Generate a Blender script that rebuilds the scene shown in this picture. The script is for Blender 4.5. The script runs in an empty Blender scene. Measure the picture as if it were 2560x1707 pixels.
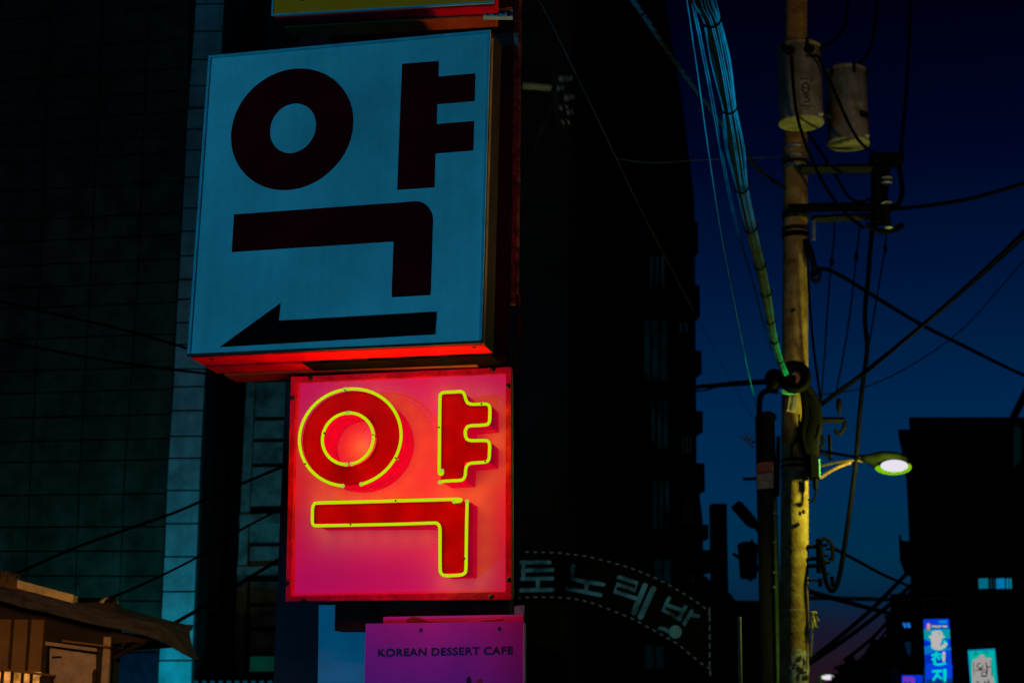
import bpy, math, random
from mathutils import Vector, Matrix
random.seed(7)
R = math.radians
S = bpy.context.scene
COL = S.collection
W, H = 2560.0, 1707.0          # the photograph's own pixel grid, used only to measure directions

# ------------------------------------------------------------------ camera
F = 4416.0
PITCH, ROLL = R(13.526), R(0.6176)
EYE = Vector((0, 0, 1.6))
fwd = Vector((0, math.cos(PITCH), math.sin(PITCH)))
rt0 = Vector((1, 0, 0)); up0 = rt0.cross(fwd)
rgt = rt0 * math.cos(ROLL) + up0 * math.sin(ROLL)
upv = -rt0 * math.sin(ROLL) + up0 * math.cos(ROLL)
cam = bpy.data.cameras.new('camera'); camo = bpy.data.objects.new('camera', cam); COL.objects.link(camo)
m = Matrix((rgt, upv, -fwd)).transposed().to_4x4(); m.translation = EYE
camo.matrix_world = m
cam.sensor_width = 36.0; cam.lens = 36.0 * F / W
cam.clip_start = 0.05; cam.clip_end = 2000
cam.dof.use_dof = True; cam.dof.focus_distance = 7.9; cam.dof.aperture_fstop = 4.6
S.camera = camo

# ------------------------------------------------------------------ dusk sky
world = bpy.data.worlds.new('World'); S.world = world; world.use_nodes = True
nt = world.node_tree; nt.nodes.clear()
wo = nt.nodes.new('ShaderNodeOutputWorld'); bg = nt.nodes.new('ShaderNodeBackground')
tc = nt.nodes.new('ShaderNodeTexCoord'); sx = nt.nodes.new('ShaderNodeSeparateXYZ'); cr = nt.nodes.new('ShaderNodeValToRGB')
nt.links.new(tc.outputs['Generated'], sx.inputs[0]); nt.links.new(sx.outputs['Z'], cr.inputs[0])
nt.links.new(cr.outputs[0], bg.inputs[0]); nt.links.new(bg.outputs[0], wo.inputs[0]); bg.inputs[1].default_value = 1.0
SKY = [(0.0, (.020, .006, .008)), (0.056, (.014, .0065, .0135)), (0.077, (.007, .009, .026)), (0.092, (.0015, .0165, .046)),
       (0.115, (0, .0265, .066)), (0.15, (0, .024, .079)), (0.20, (0, .0175, .069)), (0.267, (0, .0072, .040)),
       (0.332, (0, .0017, .0165)), (0.40, (0, .0004, .0062)), (0.6, (0, .0002, .003))]
el = cr.color_ramp.elements
while len(el) > 1: el.remove(el[-1])
for i, (p, c) in enumerate(SKY):
    e = el[0] if i == 0 else el.new(p)
    e.position = p; e.color = (*c, 1)

# ------------------------------------------------------------------ sun (long gone: a faint cool afterglow), exposure
sun = bpy.data.lights.new('afterglow_sun', 'SUN'); sun.energy = 0.03; sun.angle = R(20); sun.color = (.35, .75, 1)
suno = bpy.data.objects.new('afterglow_sun', sun); COL.objects.link(suno)
suno.rotation_euler = (R(62), 0, R(-35))
vs = S.view_settings
vs.view_transform = 'Standard'; vs.look = 'None'; vs.exposure = 0; vs.gamma = 1; vs.use_curve_mapping = False
S.cycles.use_denoising = True
S.cycles.max_bounces = 6; S.cycles.diffuse_bounces = 3; S.cycles.glossy_bounces = 3; S.cycles.volume_bounces = 0
S.cycles.sample_clamp_indirect = 4

def lamp(name, kind, loc, power, color, radius=0.05, aim=None, size=None, blend=.5):
    l = bpy.data.lights.new(name, kind); l.energy = power; l.color = color; l.shadow_soft_size = radius
    o = bpy.data.objects.new(name, l); COL.objects.link(o); o.location = loc
    if kind == 'SPOT':
        l.spot_size = R(size); l.spot_blend = blend
    if aim is not None:
        o.rotation_euler = (Vector(aim) - Vector(loc)).to_track_quat('-Z', 'Y').to_euler()
    return o
# added cool spots, out of view: light for the signs and the cables overhead
lamp('cool_fill_spot', 'SPOT', (-5.6, 0.6, 2.4), 500, (0.0, .54, 1.0), .04, aim=(-.85, 7.5, 4.40), size=20.5, blend=.30)
lamp('cool_fill_spot', 'SPOT', (-2.9, 4.2, 0.7), 160, (0.0, .42, 1.0), .08, aim=(-.85, 7.75, 1.75), size=26, blend=.7)
lamp('cool_fill_spot', 'SPOT', (2.6, 6.5, 1.7), 1050, (0.0, .56, 1.0), .15, aim=(1.42, 10.3, 5.15), size=33, blend=.8)
# warm lamps along the street on the right: they catch the undersides of the signs, the pole front and the transformers
lamp('corner_lamp', 'SPOT', (3.2, 8.3, 2.6), 240, (1.0, .52, .13), .15, aim=(-.2, 7.7, 4.7), size=40, blend=.6)
lamp('street_side_lamp', 'SPOT', (6.0, 8.0, 5.0), 470, (1.0, .62, .22), .2, aim=(3.6, 18.8, 8.0), size=34, blend=.6)
# shop front at street level under the tiled corner, added warm spot out in front of the shed
lamp('shop_lamp', 'SPOT', (-4.2, 21.4, 1.0), 300, (0.0, .66, 1.0), .2, aim=(-5.5, 24, 6), size=112, blend=.3)
lamp('shed_fill_spot', 'SPOT', (-2.3, 8.7, 2.55), 100, (1.0, .50, .15), .12, aim=(-3.55, 12.0, 2.45), size=58, blend=.4)

# ------------------------------------------------------------------ measuring helpers
def ray(px, py):
    return fwd + rgt * ((px - W / 2) / F) + upv * ((H / 2 - py) / F)
def at(px, py, y):                       # the point seen there on the plane at distance y
    d = ray(px, py); return EYE + d * (y / d.y)
def atz(px, py, z):                      # the point seen there at height z
    d = ray(px, py); return EYE + d * ((z - EYE.z) / d.z)
class Frame:
    def __init__(s, o, yaw, tilt=0, roll=0):
        s.o = Vector(o)
        r = Vector((math.cos(yaw), math.sin(yaw), 0)); n = Vector((math.sin(yaw), -math.cos(yaw), 0))
        u = Vector((0, 0, 1)) * math.cos(tilt) + n * math.sin(tilt)
        s.r = r * math.cos(roll) + u * math.sin(roll); s.u = -r * math.sin(roll) + u * math.cos(roll)
        s.n = s.r.cross(s.u)            # towards the street
        if s.n.y > 0: s.n = -s.n
    def pt(s, a, b, c=0): return s.o + s.r * a + s.u * b + s.n * c
    def loc(s, px, py, c=0):
        d = ray(px, py); t = ((s.o + s.n * c - EYE).dot(s.n)) / d.dot(s.n)
        v = EYE + d * t - s.o
        return v.dot(s.r), v.dot(s.u)
    def locs(s, pts, c=0, k=1.0, ox=0, oy=0): return [s.loc(ox + x / k, oy + y / k, c) for x, y in pts]
    def perp(s, c=0): return None

# ------------------------------------------------------------------ materials
MATS = {}
def mat(name, col, rough=.6, metal=0.0, var=.18, scale=9, bump=0.0, spec=.4, emit=None, estr=1.0, col2=None, evar=0.0, coat=0):
    if name in MATS: return MATS[name]
    M = bpy.data.materials.new(name); M.use_nodes = True; n = M.node_tree; n.nodes.clear()
    out = n.nodes.new('ShaderNodeOutputMaterial'); b = n.nodes.new('ShaderNodeBsdfPrincipled')
    n.links.new(b.outputs[0], out.inputs[0])
    t = n.nodes.new('ShaderNodeTexCoord'); nz = n.nodes.new('ShaderNodeTexNoise')
    nz.inputs['Scale'].default_value = scale; nz.inputs['Detail'].default_value = 6; nz.inputs['Roughness'].default_value = .62
    n.links.new(t.outputs['Object'], nz.inputs['Vector'])
    rp = n.nodes.new('ShaderNodeValToRGB')
    c2 = col2 if col2 else tuple(max(0, c * (1 - 2 * var)) for c in col)
    c1 = col if col2 else tuple(min(1, c * (1 + var)) for c in col)
    rp.color_ramp.elements[0].position = .34; rp.color_ramp.elements[0].color = (*c2, 1)
    rp.color_ramp.elements[1].position = .62; rp.color_ramp.elements[1].color = (*c1, 1)
    n.links.new(nz.outputs['Fac'], rp.inputs[0]); n.links.new(rp.outputs[0], b.inputs['Base Color'])
    b.inputs['Roughness'].default_value = rough; b.inputs['Metallic'].default_value = metal
    b.inputs['Specular IOR Level'].default_value = spec; b.inputs['Coat Weight'].default_value = coat
    if bump:
        bp = n.nodes.new('ShaderNodeBump'); bp.inputs['Strength'].default_value = bump; bp.inputs['Distance'].default_value = .02
        nz2 = n.nodes.new('ShaderNodeTexNoise'); nz2.inputs['Scale'].default_value = scale * 5; nz2.inputs['Detail'].default_value = 5
        n.links.new(t.outputs['Object'], nz2.inputs['Vector'])
        n.links.new(nz2.outputs['Fac'], bp.inputs['Height']); n.links.new(bp.outputs[0], b.inputs['Normal'])
    if emit:
        b.inputs['Emission Color'].default_value = (*emit, 1); b.inputs['Emission Strength'].default_value = estr
        if evar:
            mr = n.nodes.new('ShaderNodeMapRange'); mr.inputs[1].default_value = .3; mr.inputs[2].default_value = .7
            mr.inputs[3].default_value = estr * (1 - evar); mr.inputs[4].default_value = estr * (1 + evar)
            n.links.new(nz.outputs['Fac'], mr.inputs[0]); n.links.new(mr.outputs[0], b.inputs['Emission Strength'])
    MATS[name] = M; return M
def streaks(M, amt=.35, sx_=26, sz_=1.2):
    n = M.node_tree; b = next(q for q in n.nodes if q.type == 'BSDF_PRINCIPLED'); src = b.inputs['Base Color'].links[0].from_socket
    t = n.nodes.new('ShaderNodeTexCoord'); mp = n.nodes.new('ShaderNodeMapping'); mp.inputs['Scale'].default_value = (sx_, sx_, sz_)
    nz = n.nodes.new('ShaderNodeTexNoise'); nz.inputs['Scale'].default_value = 1.0; nz.inputs['Detail'].default_value = 4
    rp = n.nodes.new('ShaderNodeValToRGB'); rp.color_ramp.elements[0].position = .30; rp.color_ramp.elements[1].position = .58
    rp.color_ramp.elements[0].color = (1-amt, 1-amt, 1-amt, 1); rp.color_ramp.elements[1].color = (1, 1, 1, 1)
    mx = n.nodes.new('ShaderNodeMix'); mx.data_type = 'RGBA'; mx.blend_type = 'MULTIPLY'; mx.inputs[0].default_value = 1
    n.links.new(t.outputs['Object'], mp.inputs[0]); n.links.new(mp.outputs[0], nz.inputs[0]); n.links.new(nz.outputs['Fac'], rp.inputs[0])
    n.links.new(src, mx.inputs[6]); n.links.new(rp.outputs[0], mx.inputs[7]); n.links.new(mx.outputs[2], b.inputs['Base Color'])
    return M
def glow(name, col, s=1.0):
    if name in MATS: return MATS[name]
    M = bpy.data.materials.new(name); M.use_nodes = True; n = M.node_tree; n.nodes.clear()
    out = n.nodes.new('ShaderNodeOutputMaterial'); e = n.nodes.new('ShaderNodeEmission')
    e.inputs[0].default_value = (*col, 1); e.inputs[1].default_value = s; n.links.new(e.outputs[0], out.inputs[0])
    MATS[name] = M; return M

asphalt = mat('asphalt', (.05, .05, .05), .85, bump=.3)
facetile = mat('grey_brown_facade_tile', (.075, .062, .038), .65, var=.25, scale=3, spec=.15)
streaks(facetile, .5, 2.2, .25)
facejoint = mat('dark_facade_joint', (.012, .012, .01), .9)
paletile = streaks(mat('pale_tile', (.40, .41, .40), .6, var=.16, scale=3, bump=.1, spec=.2), .25, 5, .8)
darkwall = mat('dark_render', (.012, .012, .014), .9, spec=.1, scale=2)
blackwall = mat('black_cladding', (.004, .004, .005), .95, spec=.03)  # near-black base colour shared by the dark building parts
siding = mat('grey_siding', (.17, .19, .17), .6, var=.3, scale=4, spec=.2)
signwhite = streaks(mat('weathered_white_sign_face', (.80, .80, .80), .5, var=.13, scale=1.3, bump=.03, spec=.2), .07)
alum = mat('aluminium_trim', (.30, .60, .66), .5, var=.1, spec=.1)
boxmetal = mat('painted_sign_box_metal', (.78, .74, .66), .55, var=.12, scale=5, bump=.05)
darkred = mat('dark_red_vinyl', (.60, .002, .004), .7, var=.1, scale=3, spec=.02)
blackv = mat('black_vinyl', (.004, .003, .003), .7, spec=.02)
redrim = mat('red_lit_rim', (.80, .003, .03), .6, spec=.01, var=.12, scale=7, bump=.06)  # neon's red light on the sign undersides put into the rim colour
rearmetal = mat('orange_lit_box_metal', (.55, .09, .03), .7, spec=.05, col2=(.30, .045, .015), scale=5, bump=.1)  # orange light on the pale rear box put into its colour
pinkboard = mat('pink_lit_board', (.80, .06, .60), .6, spec=.06, var=.05, scale=4, bump=.03)  # pink light on the white board put into its colour
yellowface = mat('yellow_sign_face', (.55, .12, .01), .6, var=.12, scale=3, spec=.05, emit=(.026, .022, 0))  # dim emission added to make up for missing warm light
rust = mat('rusty_steel', (.17, .085, .04), .6, col2=(.02, .012, .010), scale=14, bump=.4)
postpaint = mat('peeling_brown_post_paint', (.50, .30, .24), .42, col2=(.10, .05, .035), scale=22, bump=.5)
blacksteel = mat('black_steel', (.012, .011, .012), .5, metal=.2)
screw = mat('dark_screw', (.006, .006, .006), .5)
neonpanel = mat('pink_backlit_panel', (.56, .027, .36), .55, var=.04, scale=2, spec=.01, emit=(.25, 0, .016), estr=1.0)
neonframe = mat('red_painted_frame', (.80, .005, .04), .6, var=.2, scale=12, bump=.2, spec=.02)
letterface = mat('red_channel_letter_face', (.155, .002, .004), .6, var=.06, scale=4, spec=.05)
letterside = mat('red_channel_letter_side', (.50, .001, .06), .7, var=.1, spec=.0, emit=(.20, 0, .014))  # emission added so the sides look lit by the tubes
neontube = glow('neon_tube_glass', (.50, .74, .0), 1.0)
tubeend = glow('neon_tube_end', (.42, .66, .06), .85)
printblack = mat('black_print', (.01, .008, .015), .6)
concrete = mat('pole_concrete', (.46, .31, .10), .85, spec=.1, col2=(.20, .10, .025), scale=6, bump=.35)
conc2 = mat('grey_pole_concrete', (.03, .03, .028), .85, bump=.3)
tfgrey = streaks(mat('pale_transformer_paint', (.40, .37, .26), .6, var=.2, scale=5, spec=.15), .35, 14, 1.5)
steel = mat('galvanised_steel', (.30, .32, .32), .45, metal=.6, var=.2)
dsteel = mat('dull_dark_steel', (.014, .018, .018), .7, spec=.1)
rubber = mat('black_rubber', (.003, .003, .0035), .7, spec=.06)
wireb = mat('black_wire', (.002, .002, .003), .8, spec=.02)
porcelain = mat('grey_porcelain', (.45, .48, .48), .25, spec=.6)
strandc = mat('cyan_lit_sheath', (.006, .42, .50), .6, var=.3, scale=3, spec=.03)  # cyan light on the cables put into the sheath colour
strandw = mat('grey_brown_cable_sheath', (.016, .013, .009), .6, var=.1, spec=.05)
roofm = mat('weathered_roof_sheet', (.22, .18, .17), .8, col2=(.08, .065, .06), scale=7, bump=.4)
shedwall = mat('ochre_shed_wall', (.30, .17, .06), .8, col2=(.18, .09, .03), scale=5, bump=.2)
sheddoor = mat('pale_shed_door', (.50, .36, .27), .7, var=.12, scale=12, bump=.15)
woodd = mat('dark_wood', (.03, .018, .012), .8)
plankm = mat('yellow_lit_plank', (.80, .62, .30), .7, bump=.2)  # yellow light on plank and pipe ring put into the colour
drygrass = mat('dry_grass', (.20, .12, .04), .9)
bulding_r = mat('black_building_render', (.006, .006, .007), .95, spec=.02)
leafm = mat('dark_leaves', (.01, .012, .008), .9, spec=.05)
hazeg = mat('street_lamp_housing', (.004, .006, .003), .7, spec=.03)

# ------------------------------------------------------------------ mesh builder
def ears(P):                               # ear clipping, counter-clockwise polygon
    idx = list(range(len(P))); out = []
    def cr(a, b, c): return (P[b][0]-P[a][0])*(P[c][1]-P[a][1]) - (P[c][0]-P[a][0])*(P[b][1]-P[a][1])
    guard = 0
    while len(idx) > 3 and guard < 5000:
        for q in range(len(idx)):
            guard += 1
            a, b, c = idx[q-1], idx[q], idx[(q+1) % len(idx)]
            if cr(a, b, c) <= 1e-12: continue
            if any(cr(a, b, d) >= 0 and cr(b, c, d) >= 0 and cr(c, a, d) >= 0 for d in idx if d not in (a, b, c) and P[d] not in (P[a], P[b], P[c])): continue
            out.append((a, b, c)); idx.pop(q); break
        else:
            idx.pop(min(range(len(idx)), key=lambda q: abs(cr(idx[q-1], idx[q], idx[(q+1) % len(idx)]))))
    if len(idx) == 3: out.append(tuple(idx))
    return out
class MB:
    def __init__(s): s.v = []; s.f = []
    def quad8(s, p):                      # eight corners: front four then back four
        i = len(s.v); s.v += [Vector(q) for q in p]
        s.f += [(i, i+1, i+2, i+3), (i+7, i+6, i+5, i+4), (i, i+4, i+5, i+1), (i+1, i+5, i+6, i+2), (i+2, i+6, i+7, i+3), (i+3, i+7, i+4, i)]
        return s
    def fbox(s, fr, a0, a1, b0, b1, c0, c1):
        a0, a1 = min(a0, a1), max(a0, a1); b0, b1 = min(b0, b1), max(b0, b1); c0, c1 = min(c0, c1), max(c0, c1)
        P = fr.pt
        return s.quad8([P(a0, b0, c1), P(a1, b0, c1), P(a1, b1, c1), P(a0, b1, c1), P(a0, b0, c0), P(a1, b0, c0), P(a1, b1, c0), P(a0, b1, c0)])
    def box(s, x0, x1, y0, y1, z0, z1):
        return s.fbox(Frame((0, 0, 0), 0), x0, x1, z0, z1, -y1, -y0)
    def prism(s, fr, poly, c0, c1, holes=None):
        ar = sum(poly[i][0]*poly[(i+1) % len(poly)][1] - poly[(i+1) % len(poly)][0]*poly[i][1] for i in range(len(poly)))
        if ar < 0: poly = poly[::-1]
        loops = [poly] + (holes or [])
        flat = [p for l in loops for p in l]; i = len(s.v); n = len(flat)
        s.v += [fr.pt(a, b, c1) for a, b in flat] + [fr.pt(a, b, c0) for a, b in flat]
        if holes:                          # a ring: outer and (reversed) inner loop of equal length
            h = len(poly)
            tris = []
            for j in range(h):
                j2 = (j+1) % h; a, b, c, d = j, j2, h + (h-1-j2), h + (h-1-j)
                tris += [(a, b, c), (a, c, d)]
        else: tris = ears(poly)
        for t in tris:
            (ax, ay), (bx, by), (cx, cy) = flat[t[0]], flat[t[1]], flat[t[2]]
            if (bx-ax)*(cy-ay) - (cx-ax)*(by-ay) < 0: t = t[::-1]
            s.f.append((i+t[0], i+t[1], i+t[2])); s.f.append((i+n+t[2], i+n+t[1], i+n+t[0]))
        k = i
        for l in loops:
            for j in range(len(l)):
                j2 = (j+1) % len(l)
                s.f.append((k+j, k+n+j, k+n+j2, k+j2))
            k += len(l)
        return s
    def tube(s, pts, r, sides=8, cap=True, closed=False):
        pts = [Vector(p) for p in pts]; n = len(pts)
        rs = r if isinstance(r, (list, tuple)) else [r]*n
        i0 = len(s.v); prev = None
        for k, p in enumerate(pts):
            if closed: t = pts[(k+1) % n] - pts[k-1]
            else: t = pts[min(k+1, n-1)] - pts[max(k-1, 0)]
            t = t.normalized() if t.length > 1e-9 else Vector((0, 0, 1))
            if prev is None:
                a = Vector((0, 0, 1)) if abs(t.z) < .9 else Vector((1, 0, 0))
                prev = (a - t*a.dot(t)).normalized()
            else:
                q = prev - t*prev.dot(t); prev = q.normalized() if q.length > 1e-6 else prev
            b = t.cross(prev)
            for j in range(sides):
                an = 2*math.pi*j/sides
                s.v.append(p + (prev*math.cos(an) + b*math.sin(an))*rs[k])
        for k in range(n if closed else n-1):
            k2 = (k+1) % n
            for j in range(sides):
                j2 = (j+1) % sides
                s.f.append((i0+k*sides+j, i0+k*sides+j2, i0+k2*sides+j2, i0+k2*sides+j))
        if cap and not closed:
            s.f.append(tuple(i0+j for j in range(sides))[::-1]); s.f.append(tuple(i0+(n-1)*sides+j for j in range(sides)))
        return s
    def lathe(s, base, axis, prof, sides=20):   # prof: (radius, height)
        ax = Vector(axis).normalized(); base = Vector(base)
        return s.tube([base + ax*h + ax*1e-5*i for i, (r, h) in enumerate(prof)], [r for r, h in prof], sides)
    def ball(s, c, r, seg=10, squash=(1, 1, 1)):
        c = Vector(c); i = len(s.v); rings = seg//2
        for k in range(rings+1):
            th = math.pi*k/rings
            for j in range(seg):
                an = 2*math.pi*j/seg
                s.v.append(c + Vector((r*math.sin(th)*math.cos(an)*squash[0], r*math.sin(th)*math.sin(an)*squash[1], r*math.cos(th)*squash[2])))
        for k in range(rings):
            for j in range(seg):
                j2 = (j+1) % seg
                s.f.append((i+k*seg+j, i+(k+1)*seg+j, i+(k+1)*seg+j2, i+k*seg+j2))
        return s
    def stroke(s, fr, pts, w, c0, c1, sides=8):     # brush stroke: flat, round-ended, in the frame's plane
        ws = w if isinstance(w, (list, tuple)) else [w]*len(pts)
        L = []; Rr = []
        for k, (a, b) in enumerate(pts):
            q0 = pts[max(k-1, 0)]; q1 = pts[min(k+1, len(pts)-1)]
            t = Vector((q1[0]-q0[0], q1[1]-q0[1])); t.normalize(); nn = Vector((-t.y, t.x))*ws[k]/2
            L.append((a+nn.x, b+nn.y)); Rr.append((a-nn.x, b-nn.y))
        def cap(p, frm, ww):
            return [(p[0] + ww/2*math.cos(frm - math.pi*j/sides), p[1] + ww/2*math.sin(frm - math.pi*j/sides)) for j in range(1, sides)]
        e = pts[-1]; d = math.atan2(L[-1][1]-e[1], L[-1][0]-e[0])
        st = pts[0]; d0 = math.atan2(Rr[0][1]-st[1], Rr[0][0]-st[0])
        return s.prism(fr, L + cap(e, d, ws[-1]) + Rr[::-1] + cap(st, d0, ws[0]), c0, c1)
    def build(s, name, M, parent=None, smooth=False):
        me = bpy.data.meshes.new(name)
        off = Vector((0, 0, 0))
        if parent is not None:
            off = wloc(parent)
        else:
            c = sum(s.v, Vector())/len(s.v); off = Vector((c.x, c.y, min(v.z for v in s.v)))
        me.from_pydata([tuple(v - off) for v in s.v], [], s.f); me.update()
        if smooth:
            for p in me.polygons: p.use_smooth = True
        me.materials.append(M)
        o = bpy.data.objects.new(name, me); COL.objects.link(o)
        if parent is not None: o.parent = parent
        else: o.location = off
        return o
def wloc(o):
    p = Vector(o.location)
    while o.parent: o = o.parent; p += Vector(o.location)
    return p
def tag(o, label, cat, group=None):
    o['label'] = label; o['category'] = cat
    if group: o['group'] = group
    return o
def thing(name, loc, label, cat, group=None):
    o = bpy.data.objects.new(name, None); COL.objects.link(o); o.location = loc; o.empty_display_size = .1
    return tag(o, label, cat, group)
def struct(o): o['kind'] = 'structure'; return o
def stuff(o): o['kind'] = 'stuff'; return o
def spline(pts, n=6):
    P = [Vector(p) for p in pts]; out = []
    for i in range(len(P)-1):
        p0 = P[max(i-1, 0)]; p1 = P[i]; p2 = P[i+1]; p3 = P[min(i+2, len(P)-1)]
        for k in range(n):
            t = k/n
            out.append(.5*((2*p1) + (p2-p0)*t + (2*p0-5*p1+4*p2-p3)*t*t + (3*p1-p0-3*p2+p3)*t**3))
    out.append(P[-1]); return out
def wire(label, pts, r, M=None, group=None, name='overhead_wire', cat='wire', n=6):
    o = MB().tube(spline([at(*p) for p in pts], n), r, 6).build(name, M or wireb, smooth=True)
    return tag(o, label, cat, group)
def lerp(tab, x):
    if x <= tab[0][0]: return tab[0][1]
    for (a, va), (b, vb) in zip(tab, tab[1:]):
        if x <= b: return va + (vb-va)*(x-a)/(b-a)
    return tab[-1][1]

# ================================================================== ground
g = MB(); g.v = [Vector(p) for p in ((-400, -100, 0), (400, -100, 0), (400, 700, 0), (-400, 700, 0))]; g.f = [(0, 1, 2, 3)]
struct(g.build('ground', asphalt))

# ================================================================== left tiled building
WF = Frame(at(250, 900, 24), R(-10))
rows = [-40, 30, 113, 185, 240, 293, 351, 392, 465, 541, 595, 655, 712, 763, 841, 921, 977, 1039, 1099, 1151, 1235, 1316, 1377, 1439, 1501, 1562, 1624]
slope = [(0, -.085), (190, -.074), (600, -.045), (1100, -.022), (1290, -.006), (1440, .003), (1700, .006)]
def rowy(y, x): return y + lerp(slope, y)*(x-254)
cols = [-230, -118, 0, 112, 226, 340, 446]
def colx(i, y):                      # columns lean with the camera's upward look
    b = [(-60, [-118, 10, 128, 260, 380, 474, 0]), (190, [-155, -20, 118, 250, 365, 472, 0]), (700, [-160, -38, 100, 225, 345, 450, 0]),
         (1200, [-160, -45, 75, 198, 310, 424, 0]), (1700, [-170, -56, 52, 180, 292, 400, 0])]
    return lerp([(t[0], t[1][i]) for t in b], y)
tb = thing('tiled_building', WF.pt(0, -WF.pt(0, 0).z, 0), 'tall dim grey-green building faced in rows of rectangular tiles, at the far left', 'building')
def gz(fr): return -fr.o.z/fr.u.z
al, _ = WF.loc(-600, 900); ar, _ = WF.loc(432, 900); arb, _ = WF.loc(490, 900)
MB().fbox(WF, al-2, WF.loc(486, 900)[0], gz(WF), 17, -6, -.03).build('wall', facejoint, tb)
for r0, r1 in zip(rows, rows[1:]):
    for ci in range(5):
        q = []
        for x_i, yy in ((ci, r1), (ci+1, r1), (ci+1, r0), (ci, r0)):
            x = colx(x_i, yy); q.append(WF.loc(x, rowy(yy, x)))
        cx = sum(p[0] for p in q)/4; cy = sum(p[1] for p in q)/4
        gk = .012
        q = [(p[0] + (gk if p[0] < cx else -gk), p[1] + (gk if p[1] < cy else -gk)) for p in q]
        d = random.uniform(-.006, .006)
        MB().prism(WF, q, -.03, .0+d).build('facade_tile', facetile, tb)
q = [WF.loc(294, 1634), WF.loc(400, 1630), WF.loc(392, 1760), WF.loc(285, 1760)]
MB().prism(WF, q, -.03, .0).build('blue_base_panel', mat('blue_base_paint', (.006, .018, .034), .7, spec=.05), tb)
# pale corner strip of stacked tiles
srows = [-60, 10, 78, 149, 214, 271, 323, 374, 443, 520, 578, 639, 699, 748, 806, 861, 922, 966, 1026, 1090, 1145, 1225, 1308, 1391, 1478, 1563, 1650, 1740]
sl = [(0, 488), (50, 486), (250, 470), (640, 449), (966, 432), (1200, 417), (1450, 408), (1707, 393)]
sr = [(0, 561), (50, 558), (966, 512), (1145, 503), (1640, 482), (1707, 478)]
st = thing('corner_pilaster', WF.pt(WF.loc(450, 900)[0], gz(WF), .2), 'pale tiled corner pilaster glowing cyan beside the big sign', 'pilaster')
a0 = WF.loc(393, 1707)[0]
MB().prism(WF, [WF.loc(lerp(sl, 1707)-4, 1720, .1), WF.loc(lerp(sr, 1707)+5, 1720, .1), WF.loc(566, -60, .1), WF.loc(484, -60, .1)], -.3, .1).build('pilaster_core', facejoint, st)
MB().fbox(WF, WF.loc(396, 1716, .1)[0], WF.loc(478, 1716, .1)[0], gz(WF), WF.loc(440, 1722, .1)[1], -.3, .1).build('pilaster_foot', facejoint, st)
for r0, r1 in zip(srows, srows[1:]):
    q = [WF.loc(lerp(sl, r1)+2, r1-2.2, .13), WF.loc(lerp(sr, r1)-2, r1-2.6, .13), WF.loc(lerp(sr, r0)-2, r0+2.0, .13), WF.loc(lerp(sl, r0)+2, r0+2.4, .13)]
    d = random.uniform(-.008, .008)
    MB().prism(WF, q, .1, .13+d).build('pale_tile', paletile, st)

# dark building with recessed bays, between the pilaster and the signs
BF = Frame(at(800, 900, 25.5), R(-6))
db = thing('dark_building', BF.pt(0, gz(BF), 0), 'near-black building behind the signs with faint grey siding bays', 'building')
MB().fbox(BF, BF.loc(470, 900)[0], BF.loc(1420, 900)[0], gz(BF), 19, -8, 0).build('wall', darkwall, db)
MB().fbox(BF, BF.loc(536, 1500)[0], BF.loc(596, 1500)[0], gz(BF), 19, 0, .35).build('black_column', blackwall, db)
sb = [950, 1046, 1100, 1162, 1270, 1300, 1360, 1420, 1448, 1510, 1572, 1634, 1682]
for r0, r1 in zip(sb, sb[1:]):
    if (r0, r1) in ((1270, 1300), (1420, 1448)): continue
    M = siding
    if r1 == 1682: M = mat('teal_lit_glass', (.05, .10, .09), .3, emit=(0, .035, .022), estr=.5, evar=.8, scale=1.6)
    q = [BF.loc(624, r1-5, .03), BF.loc(722, r1-6, .03), BF.loc(724, r0+5, .03), BF.loc(626, r0+6, .03)]
    MB().prism(BF, q, .0, .04).build('siding_panel' if r1 != 1682 else 'lit_pane', M, db)
for y0, y1 in ((1290, 1312), (1420, 1440)):
    MB().prism(BF, [BF.loc(596, y1), BF.loc(735, y1-4), BF.loc(735, y0-4), BF.loc(596, y0)], 0, .16).build('ledge', siding, db)
q = [BF.loc(738, 1686, .03), BF.loc(792, 1686, .03), BF.loc(792, 1640, .03), BF.loc(738, 1640, .03)]
MB().prism(BF, q, 0, .05).build('siding_panel', siding, db)
MB().fbox(BF, BF.loc(596, 1500)[0], BF.loc(618, 1500)[0], gz(BF), BF.loc(600, 960)[1], 0, .12).build('downpipe', siding, db)
# string of small cyan lights on the shop canopy
cn = thing('shop_canopy', at(640, 1712, 23.4) - Vector((0, 0, at(640, 1712, 23.4).z)), 'black shop canopy edged with a row of tiny cyan lights', 'canopy')
CF = Frame(at(640, 1712, 23.4), 0)
MB().fbox(CF, CF.loc(478, 1712)[0], CF.loc(800, 1712)[0], -.6, -.02, -2, 0).build('canopy_board', blackwall, cn)
for k in (478, 796):
    a = CF.loc(k, 1712)[0]; MB().fbox(CF, a-.05, a+.05, gz(CF), -.6, -1, -.9).build('canopy_post', blackwall, cn)
mb = MB()
for i in range(15):
    a, b = CF.loc(490 + i*20.5, 1703); mb.fbox(CF, a-.025, a+.025, b-.012, b+.012, -.03, .02)
stuff(mb.build('light_string', glow('cyan_led', (0, .045, .07)), cn))

# ================================================================== shed at lower left
SY = 12.0
def sp(x, y, d=0): return at(x/4.704, 1420 + y/4.704, SY + d)
sh = thing('shed', Vector((-3.1, SY+1, 0)), 'low ochre shed with a sagging sheet roof and a barred lit window', 'shed')
SFm = Frame(sp(600, 900), 0)
def sl2(x, y, c=0): return SFm.loc(x/4.704, 1420 + y/4.704, c)
zb = gz(SFm)
aL = sl2(-400, 900)[0]; aD = sl2(575, 900)[0]; aE = sl2(1175, 900)[0]; aC = sl2(1300, 900)[0]
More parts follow.
